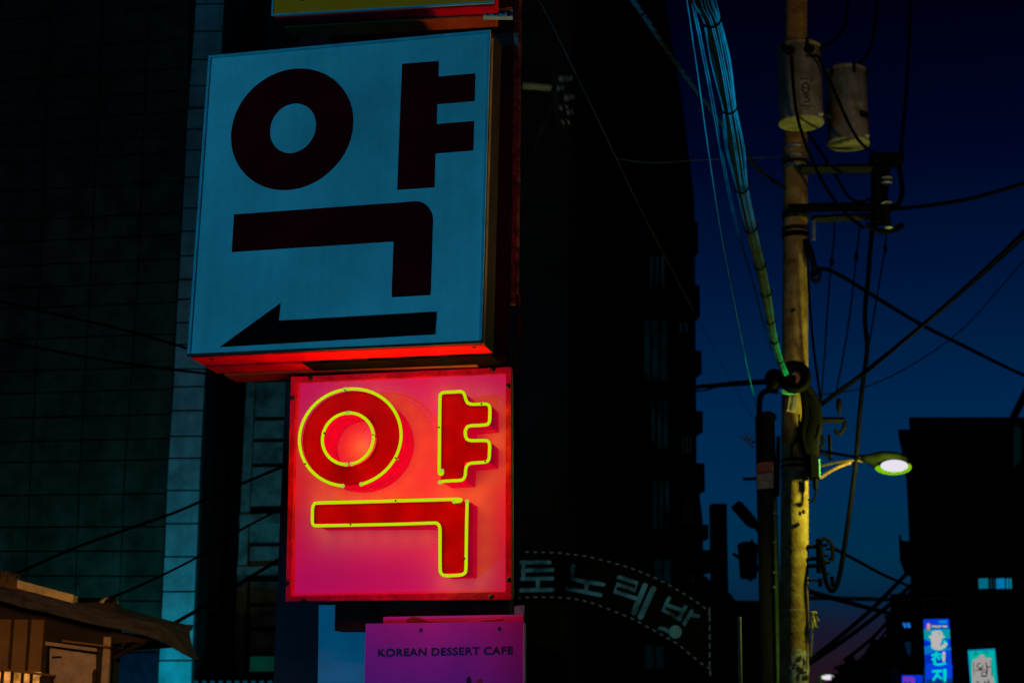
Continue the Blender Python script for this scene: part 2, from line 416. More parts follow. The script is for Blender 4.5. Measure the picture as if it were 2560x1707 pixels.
# wall sheets between battens
xs = [-400, -250, -90, 130, 330, 520]
for x0, x1 in zip(xs, xs[1:]):
    MB().fbox(SFm, sl2(x0, 900)[0]+.012, sl2(x1, 900)[0]-.012, zb, sl2(0, 600)[1], -.05, random.uniform(-.004, .004)).build('wall_sheet', shedwall, sh)
MB().fbox(SFm, aL, aC-1.3, zb, sl2(0, 560)[1], -2.2, -.33).build('shed_back', woodd, sh)
MB().fbox(SFm, aL, aC, zb, sl2(0, 560)[1]+.1, -.32, -.055).build('shed_core', woodd, sh)
MB().fbox(SFm, sl2(522, 900)[0], sl2(572, 900)[0], zb, sl2(0, 850)[1], -.05, .03).build('door_jamb', woodd, sh)
MB().fbox(SFm, sl2(1178, 900)[0], sl2(1212, 900)[0], zb, sl2(0, 850)[1], -.05, .03).build('door_jamb', woodd, sh)
dr = MB().prism(SFm, [sl2(580, 1600), sl2(1130, 1600), sl2(1128, 1015), sl2(585, 935)], -.05, .0).build('door', sheddoor, sh)
MB().prism(SFm, [sl2(610, 1056, .01), sl2(722, 1050, .01), sl2(722, 1030, .01), sl2(610, 1034, .01)], 0, .02).build('latch', woodd, dr)
MB().prism(SFm, [sl2(1100, 1345, .01), sl2(1150, 1345, .01), sl2(1148, 1200, .01), sl2(1120, 1185, .01), sl2(1098, 1240, .01)], 0, .05).build('handle', woodd, dr)
MB().prism(SFm, [sl2(555, 905), sl2(1160, 985), sl2(1160, 945), sl2(555, 865)], -.05, .05).build('lintel', sheddoor, sh)
MB().prism(SFm, [sl2(750, 868, .05), sl2(1320, 935, .05), sl2(1320, 915, .05), sl2(750, 846, .05)], -.05, .09).build('lintel_rail', shedwall, sh)
MB().fbox(SFm, sl2(1214, 900)[0], aC, zb, sl2(0, 790)[1], -.12, .0).build('corner_post', sheddoor, sh)
# roof: a sheet sloping steeply to the front, drooping at the right end
low = [(-500, 250), (0, 372), (250, 452), (500, 500), (650, 540), (1000, 632), (1450, 722), (1760, 800), (1880, 842), (1985, 905), (2190, 1020), (2325, 1076)]
top = [(-500, 130), (0, 215), (250, 280), (500, 332), (650, 366), (1000, 440), (1450, 560), (1760, 632), (1880, 660), (1985, 735), (2160, 890), (2330, 1062)]
mb = MB(); N = 60
def poly_at(pl, t):
    x = pl[0][0] + (pl[-1][0]-pl[0][0])*t
    for (a, b), (c, d) in zip(pl, pl[1:]):
        if x <= c: return x, b + (d-b)*(x-a)/(c-a)
    return pl[-1]
base = len(mb.v)
for i in range(N+1):
    t = i/N
    j = .012*math.sin(i*2.1) + random.uniform(-.006, .006)
    lx, ly = poly_at(low, t); ux, uy = poly_at(top, t)
    p0 = sp(lx, ly, -.42 + j); p1 = sp(ux, uy, -.05 + j); e_ = max(0, (lx-1760)/565); p2 = p1 + Vector((0, 1.6*(1-e_)**1.5+.03, .10*(1-e_)))
    nrm = Vector((0, .02, -.022))
    mb.v += [p0, p1, p2, p2 + Vector((0, 0, -.03)), p1 + Vector((0, .03, -.03)), p0 + Vector((0, .03, -.004))]
for i in range(N):
    for k in range(6):
        k2 = (k+1) % 6; a = base+i*6; b = base+(i+1)*6
        mb.f.append((a+k, b+k, b+k2, a+k2))
mb.f.append(tuple(base+k for k in range(6))); mb.f.append(tuple(base+N*6+k for k in range(6))[::-1])
rf = mb.build('roof', roofm, sh)
MB().tube(spline([sp(1310, 1002, .1), sp(1380, 950, 0), sp(1460, 890, -.1)], 2), .012, 6).build('brace', woodd, sh)
MB().tube(spline([sp(1310, 1070, .1), sp(1500, 965, 0), sp(1690, 868, -.1)], 2), .018, 6).build('brace', woodd, sh)
MB().prism(SFm, [sl2(1310, 885, .1), sl2(1840, 850, .1), sl2(1700, 790, .1), sl2(1310, 730, .1)], -.6, .1).build('eave_soffit', woodd, sh)
MB().tube([sp(930, 470, .5), sp(1240, 470, .35)], .075, 14).build('stovepipe', blacksteel, sh, True)
MB().tube([sp(1240, 470, .35), sp(1290, 474, .33)], .079, 14).build('pipe_collar', plankm, sh, True)  # pale yellow ring painted for the lit end of the pipe
MB().tube([sp(1290, 474, .33), sp(1318, 478, .32)], .082, 14).build('pipe_end', blacksteel, sh, True)
# barred lit window
wn = MB().fbox(SFm, sl2(-420, 1300)[0], sl2(505, 1300)[0], sl2(0, 1700)[1], sl2(0, 1215)[1], 0, .012).build('window', mat('warm_lit_glass', (.2, .1, .04), .4, emit=(.85, .33, .06), estr=.75, evar=.85, scale=13), sh)
for x in (-330, -200, -60, 65, 180, 300, 405):
    MB().fbox(SFm, sl2(x-11, 1300)[0], sl2(x+11, 1300)[0], sl2(0, 1700)[1], sl2(x, 1195 + x*.13)[1], .06, .10).build('bar', woodd, wn)
MB().prism(SFm, [sl2(-420, 1160), sl2(-420, 1125), sl2(680, 1258), sl2(680, 1280)], .055, .13).build('bar_rail', shedwall, wn)
MB().fbox(SFm, sl2(510, 1300)[0], sl2(640, 1300)[0], sl2(0, 1700)[1], sl2(0, 1270)[1], .01, .10).build('window_post', woodd, wn)
# things lying on the roof
mb = MB(); p0 = sp(198, 232, .02); p1 = sp(860, 408, .02); d = (p1-p0); u = Vector((0, 0, .055))
mb.quad8([p0, p1, p1+u, p0+u, p0+Vector((0, .12, 0)), p1+Vector((0, .12, 0)), p1+u+Vector((0, .12, 0)), p0+u+Vector((0, .12, 0))])
tag(mb.build('plank', plankm), 'pale plank lying along the shed roof, catching yellow light', 'plank')
mb = MB()
for i in range(420):
    x = random.uniform(-60, 400); hgt = (170 if x < 150 else 110)*random.uniform(.4, 1)*(1 - max(0, (x-200)/420))
    b0 = sp(x, 225 + x*.22, random.uniform(.1, .5)); b1 = b0 + Vector((random.uniform(-.07, .07), random.uniform(-.05, .05), hgt*.00058*1.02*1.3))
    w = Vector((.006, 0, 0)); k = len(mb.v); mb.v += [b0-w, b0+w, b1]; mb.f.append((k, k+1, k+2))
tag(stuff(mb.build('dry_grass', drygrass)), 'tuft of dry brown grass growing on the shed roof', 'grass')

# ================================================================== the signs
def fquad(fr, pts, c=0): return [fr.loc(x, y, c) for x, y in pts]
BS = Frame((-.777, 7.5, 4.074), -.266, -.019, -.008); BW, BH = 1.364, 1.441
big = thing('pharmacy_sign', BS.pt(0, -BH/2, -.2), 'big unlit pharmacy box sign, dark red Hangul above a black arrow on bluish white', 'sign')
MB().fbox(BS, -BW/2+.012, BW/2-.012, -BH/2+.014, BH/2-.012, -.03, -.004).build('face', signwhite, big)
mb = MB()
for a0, a1, b0, b1 in ((-BW/2, BW/2, BH/2-.012, BH/2), (-BW/2, -BW/2+.012, -BH/2+.0125, BH/2-.0125), (BW/2-.012, BW/2, -BH/2+.0125, BH/2-.0125)):
    mb.fbox(BS, a0, a1, b0, b1, -.004, .006)
mb.build('trim', alum, big)
MB().fbox(BS, -BW/2, BW/2, -BH/2, -BH/2+.012, -.004, .006).build('bottom_trim', blacksteel, big)
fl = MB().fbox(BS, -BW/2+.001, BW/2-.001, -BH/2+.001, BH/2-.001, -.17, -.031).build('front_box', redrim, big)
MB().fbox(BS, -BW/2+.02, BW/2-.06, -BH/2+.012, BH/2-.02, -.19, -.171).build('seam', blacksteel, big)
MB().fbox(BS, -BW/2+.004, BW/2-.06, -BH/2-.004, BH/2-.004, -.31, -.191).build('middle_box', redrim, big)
MB().fbox(BS, -BW/2+.04, BW/2-.12, -BH/2+.006, BH/2-.03, -.33, -.311).build('seam', blacksteel, big)
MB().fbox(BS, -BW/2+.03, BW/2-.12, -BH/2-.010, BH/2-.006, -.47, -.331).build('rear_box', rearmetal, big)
MB().fbox(BS, BW/2+.0005, BW/2+.004, -BH/2+.002, BH/2-.03, -.035, -.004).build('side_strip', mat('beige_strip', (.22, .19, .13), .6), big)
MB().fbox(BS, BW/2-.0005, BW/2+.003, -BH/2+.0015, BH/2-.0005, -.1705, -.036).build('side_plate', mat('dark_side_plate', (.02, .018, .018), .7, spec=.1), big)
# rust stains and gaps hanging under the right half
mb = MB(); a = BS.loc(716, 900)[0]
mb.fbox(BS, a, BW/2-.01, -BH/2-.006, -BH/2+.003, -.46, -.185)
mb.build('rust_strip', mat('burnt_rust', (.012, .003, .002), .8, spec=.02, col2=(.003, .0015, .001), scale=9, bump=.4), big)
for x, y in ((297, 1035), (1985, 940)):
    a, b = BS.loc(400 + x/2.5565, 500 + y/2.5565, 0); MB().lathe(BS.pt(a, -BH/2+.002, -.055), -BS.u, [(.008, 0), (.008, .006)], 10).build('screw', screw, big)
k = 2.5565
ring_o = []; ring_i = []
co = [BS.loc(400 + x/k, y/k) for x, y in ((453, 870), (1233, 775), (900, 437), (800, 1215))]
ci = [BS.loc(400 + x/k, y/k) for x, y in ((700, 835), (997, 800), (865, 661), (830, 980))]
def circ(c): return (c[0][0]+c[1][0])/2, (c[2][1]+c[3][1])/2, (c[1][0]-c[0][0])/2, (c[2][1]-c[3][1])/2
def ell(cx, cy, rx, ry, n=64): return [(cx + rx*math.cos(2*math.pi*i/n), cy + ry*math.sin(2*math.pi*i/n)) for i in range(n)]
MB().prism(BS, ell(*circ(co)), -.004, .0, [ell(*circ(ci))[::-1]]).build('letter_ring', darkred, big)
ya = [(1547, 409), (1779, 391), (1777, 491), (2013, 470), (2009, 646), (1769, 666), (1766, 794), (2005, 774), (2000, 961), (1757, 981), (1752, 1196), (1515, 1213)]
MB().prism(BS, BS.locs(ya, 0, k, 400, 0), -.004, .0).build('letter_stroke', darkred, big)
gi = [(473, 92), (1640, 8)] + [(1640 + 102*math.sin(t*math.pi/16), 8 + 122*(1-math.cos(t*math.pi/16))) for t in range(1, 9)] + [(1727, 606), (1480, 620), (1492, 264), (458, 332)]
MB().prism(BS, BS.locs(gi, 0, k, 400, 500), -.004, .0).build('letter_stroke', darkred, big)
arw = [(380, 939), (768, 659), (757, 770), (1768, 712), (1757, 857)]
MB().prism(BS, BS.locs(arw, 0, k, 400, 500), -.004, .0).build('arrow', blackv, big)

# yellow sign above
YS = Frame(at(960, 26, 7.5), R(-9.5), 0, 0)
yl = thing('yellow_sign', YS.pt(0, 0, -.15), 'yellow box sign cut off by the top of the picture, pink light on its underside', 'sign')
a0, b0 = YS.loc(679, 41); a1 = YS.loc(1236, 9)[0]; b0 = (b0 + YS.loc(1236, 9)[1])/2
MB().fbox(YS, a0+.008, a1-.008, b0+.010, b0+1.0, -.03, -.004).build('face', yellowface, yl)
mb = MB()
for q in ((a0, a1, b0, b0+.008), (a0, a0+.008, b0+.0085, b0+1), (a1-.008, a1, b0+.0085, b0+1)): mb.fbox(YS, *q, -.004, .006)
mb.build('trim', alum, yl)
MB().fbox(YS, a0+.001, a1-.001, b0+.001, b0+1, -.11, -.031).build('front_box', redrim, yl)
MB().fbox(YS, a0+.03, a1-.02, b0+.02, b0+1, -.14, -.111).build('seam', blacksteel, yl)
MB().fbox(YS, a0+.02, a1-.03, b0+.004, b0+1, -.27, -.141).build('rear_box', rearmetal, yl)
for c in (-.07, -.2): MB().lathe(YS.pt(a0+.07, b0+.002, c), -YS.u, [(.007, 0), (.007, .005)], 10).build('screw', screw, yl)
mb = MB(); a, b = YS.loc(756, -2); mb.prism(YS, ell(a, b+.004, .012, .012, 12), -.004, 0); mb.build('print_mark', blackv, yl)

# the neon pharmacy sign
def inset(poly, d):
    n = len(poly); ar = sum(poly[i][0]*poly[(i+1) % n][1]-poly[(i+1) % n][0]*poly[i][1] for i in range(n)); sg = 1 if ar > 0 else -1
    out = []
    for i in range(n):
        p0 = Vector(poly[i-1]); p1 = Vector(poly[i]); p2 = Vector(poly[(i+1) % n])
        e1 = (p1-p0).normalized(); e2 = (p2-p1).normalized(); n1 = Vector((-e1.y, e1.x))*sg; n2 = Vector((-e2.y, e2.x))*sg
        bb = (n1+n2); bb = bb/ max(.3, bb.dot(n1)); out.append(tuple(p1 + bb*d))
    return out
ns_k = 7.8/7.5
NS = Frame((-.481*ns_k, 7.8, 1.6 + 1.170*ns_k), -.203, .011, .008)
PF = .0; FA = .21; TU = .24; k = 2.413
neon = thing('neon_pharmacy_sign', NS.pt(0, -.49, -.1), 'square pink sign with Hangul outlined in glowing yellow-green neon tube', 'sign')
nl = lambda pts, c: NS.locs(pts, c, k, 640, 880)
outq = nl([(178, 1502), (1541, 1488), (1537, 90), (210, 150)], .03)
inq = nl([(210, 1470), (1505, 1445), (1507, 125), (240, 180)], .03)
MB().prism(NS, inset(outq, .012), -.08, -.012).build('box', blacksteel, neon)
MB().prism(NS, nl([(205, 1475), (1511, 1450), (1512, 120), (234, 176)], 0), -.011, 0).build('panel', neonpanel, neon)
for i in range(4):
    j = (i+1) % 4
    MB().prism(NS, [outq[i], outq[j], inq[j], inq[i]], -.011, .03).build('frame_bar', neonframe, neon)
for x, y in ((330, 155), (1430, 105), (1522, 205), (1525, 1370), (1420, 1472), (290, 1495), (190, 1390), (222, 277)):
    a, b = NS.loc(640 + x/k, 880 + y/k, .03); MB().lathe(NS.pt(a, b, .03), NS.n, [(.011, 0), (.010, .006), (.004, .009)], 10).build('screw', screw, neon)
co = nl([(262, 520), (875, 495), (568, 222), (590, 806)], TU); cin = nl([(400, 520), (708, 505), (555, 366), (570, 676)], TU)
cc = circ(co); c2 = circ(cin)
lo = MB().prism(NS, ell(cc[0], cc[1], cc[2]-.004, cc[3]-.004), .001, FA-.002, [ell(c2[0], c2[1], c2[2]+.004, c2[3]+.004)[::-1]]).build('channel_letter', letterside, neon)
MB().prism(NS, ell(cc[0], cc[1], cc[2]-.007, cc[3]-.007), FA-.0015, FA, [ell(c2[0], c2[1], c2[2]+.007, c2[3]+.007)[::-1]]).build('letter_face', letterface, lo)
ya = [(1112, 250), (1258, 246), (1272, 308), (1404, 312), (1404, 436), (1268, 447), (1268, 528), (1404, 536), (1402, 658), (1264, 672), (1258, 772), (1112, 778)]
gi = [(344, 914), (1272, 892), (1268, 1335), (1116, 1340), (1106, 1036), (344, 1040)]
for pl in (ya, gi):
    P = nl(pl, FA); lo = MB().prism(NS, P, .001, FA-.002).build('channel_letter', letterside, neon)
    MB().prism(NS, inset(P, .006), FA-.0015, FA).build('letter_face', letterface, lo)
def arcpts(c, a0, a1, n=56): return [(c[0] + c[2]*math.cos(a0+(a1-a0)*i/n), c[1] + c[3]*math.sin(a0+(a1-a0)*i/n)) for i in range(n+1)]
tubes = []
d2 = math.pi/180
o1 = arcpts(cc, 263*d2, 97*d2); o2 = arcpts(cc, 95.5*d2, -76*d2)
i1 = arcpts(c2, 268*d2, 92*d2, 40); i2 = arcpts(c2, 89*d2, -80*d2, 40)
def rounded(pts, c): return [NS.pt(a, b, c) for a, b in nl(pts, c)]
yt = [(1122, 716), (1124, 732), (1112, 735), (1105, 715), (1106, 600), (1108, 400), (1110, 275), (1116, 252), (1136, 243), (1190, 240), (1235, 238), (1254, 250), (1264, 280), (1275, 303), (1300, 314), (1340, 314), (1385, 313), (1404, 321), (1411, 342), (1411, 380), (1409, 415), (1400, 432), (1380, 438), (1340, 441), (1300, 443), (1276, 450), (1264, 470), (1262, 490), (1266, 512), (1278, 528), (1300, 533), (1340, 533), (1385, 533), (1402, 541), (1410, 562), (1409, 600), (1406, 638), (1398, 655), (1378, 663), (1340, 666), (1300, 669), (1276, 680), (1265, 705), (1262, 740), (1252, 763), (1232, 772), (1180, 775), (1130, 778), (1110, 784)]
g1 = [(1195, 900), (1228, 899), (1236, 891), (1222, 886), (1100, 889), (850, 896), (600, 903), (375, 909), (352, 916), (342, 935), (340, 980), (340, 1022), (347, 1040), (366, 1046), (500, 1044), (700, 1040), (900, 1035), (1070, 1029), (1094, 1034), (1107, 1052), (1110, 1090), (1110, 1200), (1111, 1310), (1119, 1335), (1140, 1346), (1190, 1346), (1236, 1342), (1258, 1331), (1266, 1308), (1268, 1200), (1270, 1050), (1273, 925), (1273, 900)]
paths = [[NS.pt(a, b, TU) for a, b in x] for x in (o1, o2, i1, i2)] + [spline(rounded(yt, TU), 3), spline(rounded(g1, TU), 3)]
for P in paths:
    t = MB().tube(P, .0068, 10).build('neon_tube', neontube, neon, True)
    for e in (P[0], P[-1]): MB().ball(e, .0095, 10).build('tube_end', tubeend, t, True)
# electrode supports
for x, y in ((540, 232), (300, 675), (845, 640), (415, 490), (708, 500), (555, 362), (1362, 314), (1385, 660), (1106, 455), (845, 897), (572, 1040), (1260, 1245), (1272, 900)):
    a, b = NS.loc(640+x/k, 880+y/k, TU); MB().tube([NS.pt(a, b, FA-.002), NS.pt(a, b, TU+.008)], .0045, 6).build('tube_support', screw, neon)
# the neon's own red light, given off along the tubes
acc = 0; last = None; cnt = 0
for P in paths:
    for p, q in zip(P, P[1:]):
        acc += (q-p).length
        if acc > .135:
            acc = 0; cnt += 1
            lamp('neon_light', 'POINT', q + NS.n*.045, .44, (1.0, .022, .015), .015)
# added point lights between the letters imitate the tubes' yellow-green glow on the panel
def glow_row(pts, step=.115):
    acc = step; P = pts + [pts[0]]
    for p, q in zip(P, P[1:]):
        p = Vector(p); q = Vector(q); L = (q-p).length; t = 0
        while acc + (L-t) >= step:
            t += step-acc; acc = 0; v = p.lerp(q, t/L)
            lamp('panel_fill_light', 'POINT', NS.pt(v.x, v.y, .050), .15, (.15, 1.0, .0), .03)
        acc += L-t
glow_row([(cc[0]+(cc[2]+.035)*math.cos(i*.2618), cc[1]+(cc[3]+.035)*math.sin(i*.2618)) for i in range(24)], .09)
lamp('panel_fill_light', 'POINT', NS.pt(c2[0], c2[1], .060), .80, (.15, 1.0, .0), .03)
glow_row(inset(nl(ya, FA), -.035), .09); glow_row(inset(nl(gi, FA), -.035), .09)

# steel uprights that carry the signs
def vbox(name, x0, x1, ytop, ybot, Y, dep, M, label, cat, group=None):
    a = at(x0, (ytop+ybot)/2, Y); b = at(x1, (ytop+ybot)/2, Y); zt = at(x0, ytop, Y).z; zb_ = at(x0, ybot, Y).z if ybot < 1800 else 0
    o = MB().box(a.x, b.x, Y, Y+dep, zb_, zt).build(name, M); return tag(o, label, cat, group)
po = thing('sign_post', at(1284, 900, 8.03) - Vector((0, 0, at(1284, 900, 8.03).z)), 'thin brown steel post with peeling paint along the right of the signs', 'post')
pb = at(1284, 900, 8.03)
def pbox(x0, x1, y0, y1, Y0, Y1, name, M):
    A = at(x0, y1, Y0); B = at(x1, y1, Y0); C = at(x1+ (x1-1280)*0, y0, Y0)
    return MB().box(A.x, B.x, Y0, Y1, max(0, A.z), C.z).build(name, M, po)
pbox(1277, 1289, -60, 760, 7.99, 8.03, 'front_tube', postpaint)
pbox(1288, 1298, -60, 735, 8.02, 8.08, 'rear_tube', postpaint)
pbox(1286, 1295, 735, 1620, 8.02, 8.08, 'rear_tube', rust)
pbox(1277, 1285, 860, 1620, 7.99, 8.02, 'front_tube', rust)
pbox(1282, 1291, 1620, 2900, 7.99, 8.08, 'foot', rust)
a = at(1260, 500, 7.75)
cp = thing('sign_column', Vector((a.x, 7.85, 0)), 'broad dark steel column standing behind the box signs', 'column')
MB().box(at(1200, 500, 7.75).x, at(1276, 500, 7.75).x, 7.98, 8.08, 0, 6).build('column_plate', mat('dark_brown_column_paint', (.035, .02, .018), .6), cp)
MB().box(at(690, 1560, 8.1).x, at(1240, 1560, 8.1).x, 8.09, 8.16, 1.2, 6).build('back_plate', blacksteel, cp)
for (x0, x1, y0, y1) in ((1208, 1282, 26, 41), (977, 1124, 906, 924)):
    MM = alum if y0 < 100 else neonframe  # lower plate painted frame-red to imitate neon light on it
    yb_ = 7.56 if y0 < 100 else 7.86
    A = at(x0, y1, yb_); B = at(x1, y0, yb_)
    pl = MB().box(A.x, B.x, yb_, yb_+.04, A.z, B.z).build('bracket_plate', MM, cp)
    for i in range(4):
        p = at(x0 + (x1-x0)*(.16+.24*i), (y0+y1)/2 + (2 if i % 2 else -1), yb_)
        MB().lathe(p, (0, -1, 0), [(.012 if i in (0, 3) else .007, 0), (.010, .012)], 10).build('bolt', screw, pl)
A = at(1204, 18, 7.58); B = at(1282, 3, 7.58)
MB().box(A.x, B.x, 7.58, 7.7, A.z, B.z+.02).build('bracket_arm', rust, cp)
A = at(760, 925, 7.9); B = at(1270, 885, 7.9)
MB().box(A.x, B.x, 7.9, 7.97, A.z, B.z-.01).build('bracket_arm', rust, cp)
A = at(1296, 1700, 7.95); B = at(1299, 1125, 7.95)
MB().box(A.x, B.x, 7.95, 7.98, A.z, B.z).build('edge_strip', alum, cp)

# cafe board with the two boards behind it
DS = Frame(at(1110, 1640, 7.66), R(-11.6))
ds = thing('cafe_sign', DS.pt(0, gz(DS), 0), 'white cafe board in pink and blue light, lettered KOREAN DESSERT CAFE', 'sign')
kq = 2.8
dq = [DS.loc(905, 2050), DS.loc(1314, 2050), DS.loc(1308, 1551.5), DS.loc(914, 1558)]
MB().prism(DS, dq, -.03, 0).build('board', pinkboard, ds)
MB().prism(DS, [DS.loc(1309, 2050), DS.loc(1312.5, 2050), DS.loc(1311, 1556), DS.loc(1308.3, 1556)], -.04, .003).build('edge_strip', boxmetal, ds)
for x, y in ((1547, 485), (2095, 475)):
    a, b = DS.loc(500+x/kq, 1400+y/kq); MB().lathe(DS.pt(a, b, 0), DS.n, [(.0075, 0), (.006, .005)], 10).build('screw', screw, ds)
tx = bpy.data.curves.new('lettering', 'FONT'); tx.body = 'KOREAN DESSERT CAFE'; tx.size = 1; tx.offset = .018; tx.space_character = 1.07; tx.space_word = .85
to = bpy.data.objects.new('lettering_curve', tx); COL.objects.link(to)
dg = bpy.context.evaluated_depsgraph_get(); tm = bpy.data.meshes.new_from_object(to.evaluated_get(dg)); bpy.data.objects.remove(to)
import bmesh
vx = [v.co.x for v in tm.vertices]; vy = [v.co.y for v in tm.vertices]; X0, X1, Y0, Y1 = min(vx), max(vx), min(vy), max(vy)
l0 = DS.loc(500+1247/kq, 1400+672/kq); l1 = DS.loc(500+2190/kq, 1400+655/kq); hh = DS.loc(500+1247/kq, 1400+618/kq)[1]-l0[1]
bm = bmesh.new(); bm.from_mesh(tm); bmesh.ops.remove_doubles(bm, verts=bm.verts, dist=1e-5); seen = set()
for v0 in list(bm.verts):
    if v0 in seen: continue
    isl = []; stack = [v0]; seen.add(v0)
    while stack:
        v = stack.pop(); isl.append(v)
        for e in v.link_edges:
            w = e.other_vert(v)
            if w not in seen: seen.add(w); stack.append(w)
    ix = {v: i for i, v in enumerate(isl)}; mb = MB()
    for z in (.0015, .0002):
        for v in isl:
            fx = (v.co.x-X0)/(X1-X0); fy = (v.co.y-Y0)/(Y1-Y0)
            mb.v.append(DS.pt(l0[0]+(l1[0]-l0[0])*fx, l0[1]+(l1[1]-l0[1])*fx+hh*fy, z))
    n_ = len(isl); fs = {f for v in isl for f in v.link_faces}
    for f in fs:
        t = [ix[v] for v in f.verts]; mb.f.append(tuple(t)); mb.f.append(tuple(q+n_ for q in t[::-1]))
    for e in {e for v in isl for e in v.link_edges}:
        if len(e.link_faces) == 1:
            a_, b_ = ix[e.verts[0]], ix[e.verts[1]]; mb.f.append((a_, b_, b_+n_, a_+n_))
    mb.build('letter', printblack, ds)
bm.free()
a, b = DS.loc(1172, 1700); MB().prism(DS, ell(a, b-.004, .011, .022, 20), 0, .0015).build('print_mark', printblack, ds)
a, b = DS.loc(1199, 1703); MB().fbox(DS, a-.012, a+.012, b-.02, b+.011, 0, .0015).build('print_mark', mat('red_print', (.5, .01, .02), .5), ds)
D2 = Frame(at(1140, 1600, 7.71), R(-11.6))
o = MB().prism(D2, [D2.loc(955, 1640), D2.loc(1308, 1640), D2.loc(1307.5, 1535), D2.loc(958.5, 1541)], -.02, 0)
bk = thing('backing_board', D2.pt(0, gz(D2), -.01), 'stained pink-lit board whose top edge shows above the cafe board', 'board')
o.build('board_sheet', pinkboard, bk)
MB().prism(D2, [D2.loc(1014, 1553, .002), D2.loc(1068, 1557, .002), D2.loc(1185, 1554, .002), D2.loc(1070, 1552, .002), D2.loc(1048, 1543, .002), D2.loc(1030, 1540, .002), D2.loc(1020, 1545, .002)], 0, .002).build('rust_stain', mat('red_rust_stain', (.3, .03, .02), .8), bk)
MB().prism(D2, [D2.loc(1200, 1552, .002), D2.loc(1262, 1551, .002), D2.loc(1256, 1546, .002), D2.loc(1240, 1548, .002)], 0, .002).build('rust_stain', MATS['red_rust_stain'], bk)
MB().fbox(D2, D2.loc(1150, 1600)[0], D2.loc(1180, 1600)[0], gz(D2), D2.loc(1150, 1640)[1], -.06, -.021).build('board_leg', blacksteel, bk)
D3 = Frame(at(900, 1620, 7.98), R(-11.6))
wb = thing('light_box', D3.pt(0, gz(D3), -.1), 'tall bluish white panel standing under the neon sign, left of the cafe board', 'panel')
MB().prism(D3, [D3.loc(791, 1960), D3.loc(1180, 1960), D3.loc(1184, 1500), D3.loc(797, 1512)], -.2, 0).build('panel_face', mat('teal_lit_panel', (.10, .68, .72), .6, var=.12, scale=2, spec=.05), wb)  # white panel with the cool light's teal put into its colour
MB().fbox(D3, D3.loc(800, 1900)[0], D3.loc(1150, 1900)[0], gz(D3), D3.loc(800, 1960)[1], -.2, -.02).build('plinth', blacksteel, wb)
MB().prism(D3, [D3.loc(848, 1578, .03), D3.loc(1280, 1582, .03), D3.loc(1280, 1495, .03), D3.loc(850, 1498, .03)], .001, .10).build('dark_sheet', mat('dark_brown_sheet', (.03, .018, .012), .8, spec=.05, col2=(.008, .006, .005), scale=5), wb)  # added sheet, its dark colour stands in for the shaded gap
o = MB().prism(D2, [D2.loc(1283, 1590, .02), D2.loc(1306, 1590, .02), D2.loc(1307, 1510, .02), D2.loc(1283, 1513, .02)], -.02, -.005)
tag(o.build('steel_sheet', steel), 'small blue-grey panel at the post, above the cafe board corner', 'panel')

# ================================================================== central dark tower block
TF = Frame(at(1500, 900, 30), R(9))
tw = thing('tower_block', TF.pt(0, gz(TF), 0), 'tall near-black apartment block behind the arched sign with faint windows', 'building')
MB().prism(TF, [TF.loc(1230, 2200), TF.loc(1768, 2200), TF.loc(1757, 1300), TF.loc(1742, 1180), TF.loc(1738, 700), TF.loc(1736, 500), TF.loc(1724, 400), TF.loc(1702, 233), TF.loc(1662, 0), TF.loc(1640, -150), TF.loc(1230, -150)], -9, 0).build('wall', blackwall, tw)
for y0, y1, x1 in ((560, 640, 1738), (718, 800, 1743), (880, 940, 1747), (1030, 1085, 1750), (1160, 1232, 1755), (1312, 1350, 1764), (1375, 1432, 1772)):
    a0, b1_ = TF.loc(1690, y0, .3); a1, b0_ = TF.loc(x1, y1, .3)
    MB().fbox(TF, a0, a1, b0_, b1_, -3, .5).build('balcony', blackwall, tw)
faint = mat('faint_cyan_window', (.004, .006, .006), .5, spec=.05, emit=(0, .010, .0145), estr=.24, evar=1.0, scale=2.5)
faint2 = mat('faint_grey_window', (.004, .004, .004), .5, spec=.05, emit=(.0015, .006, .009), estr=.35, evar=.9, scale=1.2)
trimg = mat('grey_window_trim', (.04, .04, .044), .6)
def window(fr, x0, x1, y0, y1, parent, M, bars=2, fw=2.0, c=.0, F2=None):
    q = [fr.loc(x0, y1), fr.loc(x1, y1), fr.loc(x1, y0), fr.loc(x0, y0)]
    w = MB().prism(fr, q, c, c+.03).build('window', M, parent)
    mb = MB()
    for i in range(bars+1):
        x = x0+(x1-x0)*i/bars
        mb.prism(fr, [fr.loc(x-fw, y1), fr.loc(x+fw, y1), fr.loc(x+fw, y0), fr.loc(x-fw, y0)], c+.031, c+.08)
    mb.build('mullions', F2 or darkwall, w)
    MB().prism(fr, [fr.loc(x0-2, y0+3), fr.loc(x1+2, y0+3), fr.loc(x1+2, y0-3), fr.loc(x0-2, y0-3)], c+.03, c+.14).build('lintel', F2 or darkwall, w)
    return w
for x0, x1, y0, y1, M, b in ((1605, 1668, 800, 950, faint, 3), (1623, 1670, 1000, 1120, faint, 3), (1628, 1674, 1200, 1320, faint, 3), (1632, 1678, 1396, 1462, faint, 2),
                             (1620, 1662, 640, 720, faint2, 3), (1700, 1730, 1085, 1135, faint2, 3), (1704, 1732, 1220, 1310, faint2, 3), (1706, 1735, 1378, 1455, faint, 3), (1694, 1720, 790, 830, faint2, 2)):
    window(TF, x0, x1, y0, y1, tw, M, b)
for y in (570, 772, 978, 1192):
    w = window(TF, 1364, 1404, y, y+66, tw, mat('dark_pane', (.006, .006, .008), .2), 2, 1.2, F2=trimg)
MB().prism(TF, [TF.loc(1388, 626), TF.loc(1400, 626), TF.loc(1401, 606), TF.loc(1394, 610)], .03, .05).build('lit_pane', glow('dim_lit_pane', (.012, .025, .030)), tw)
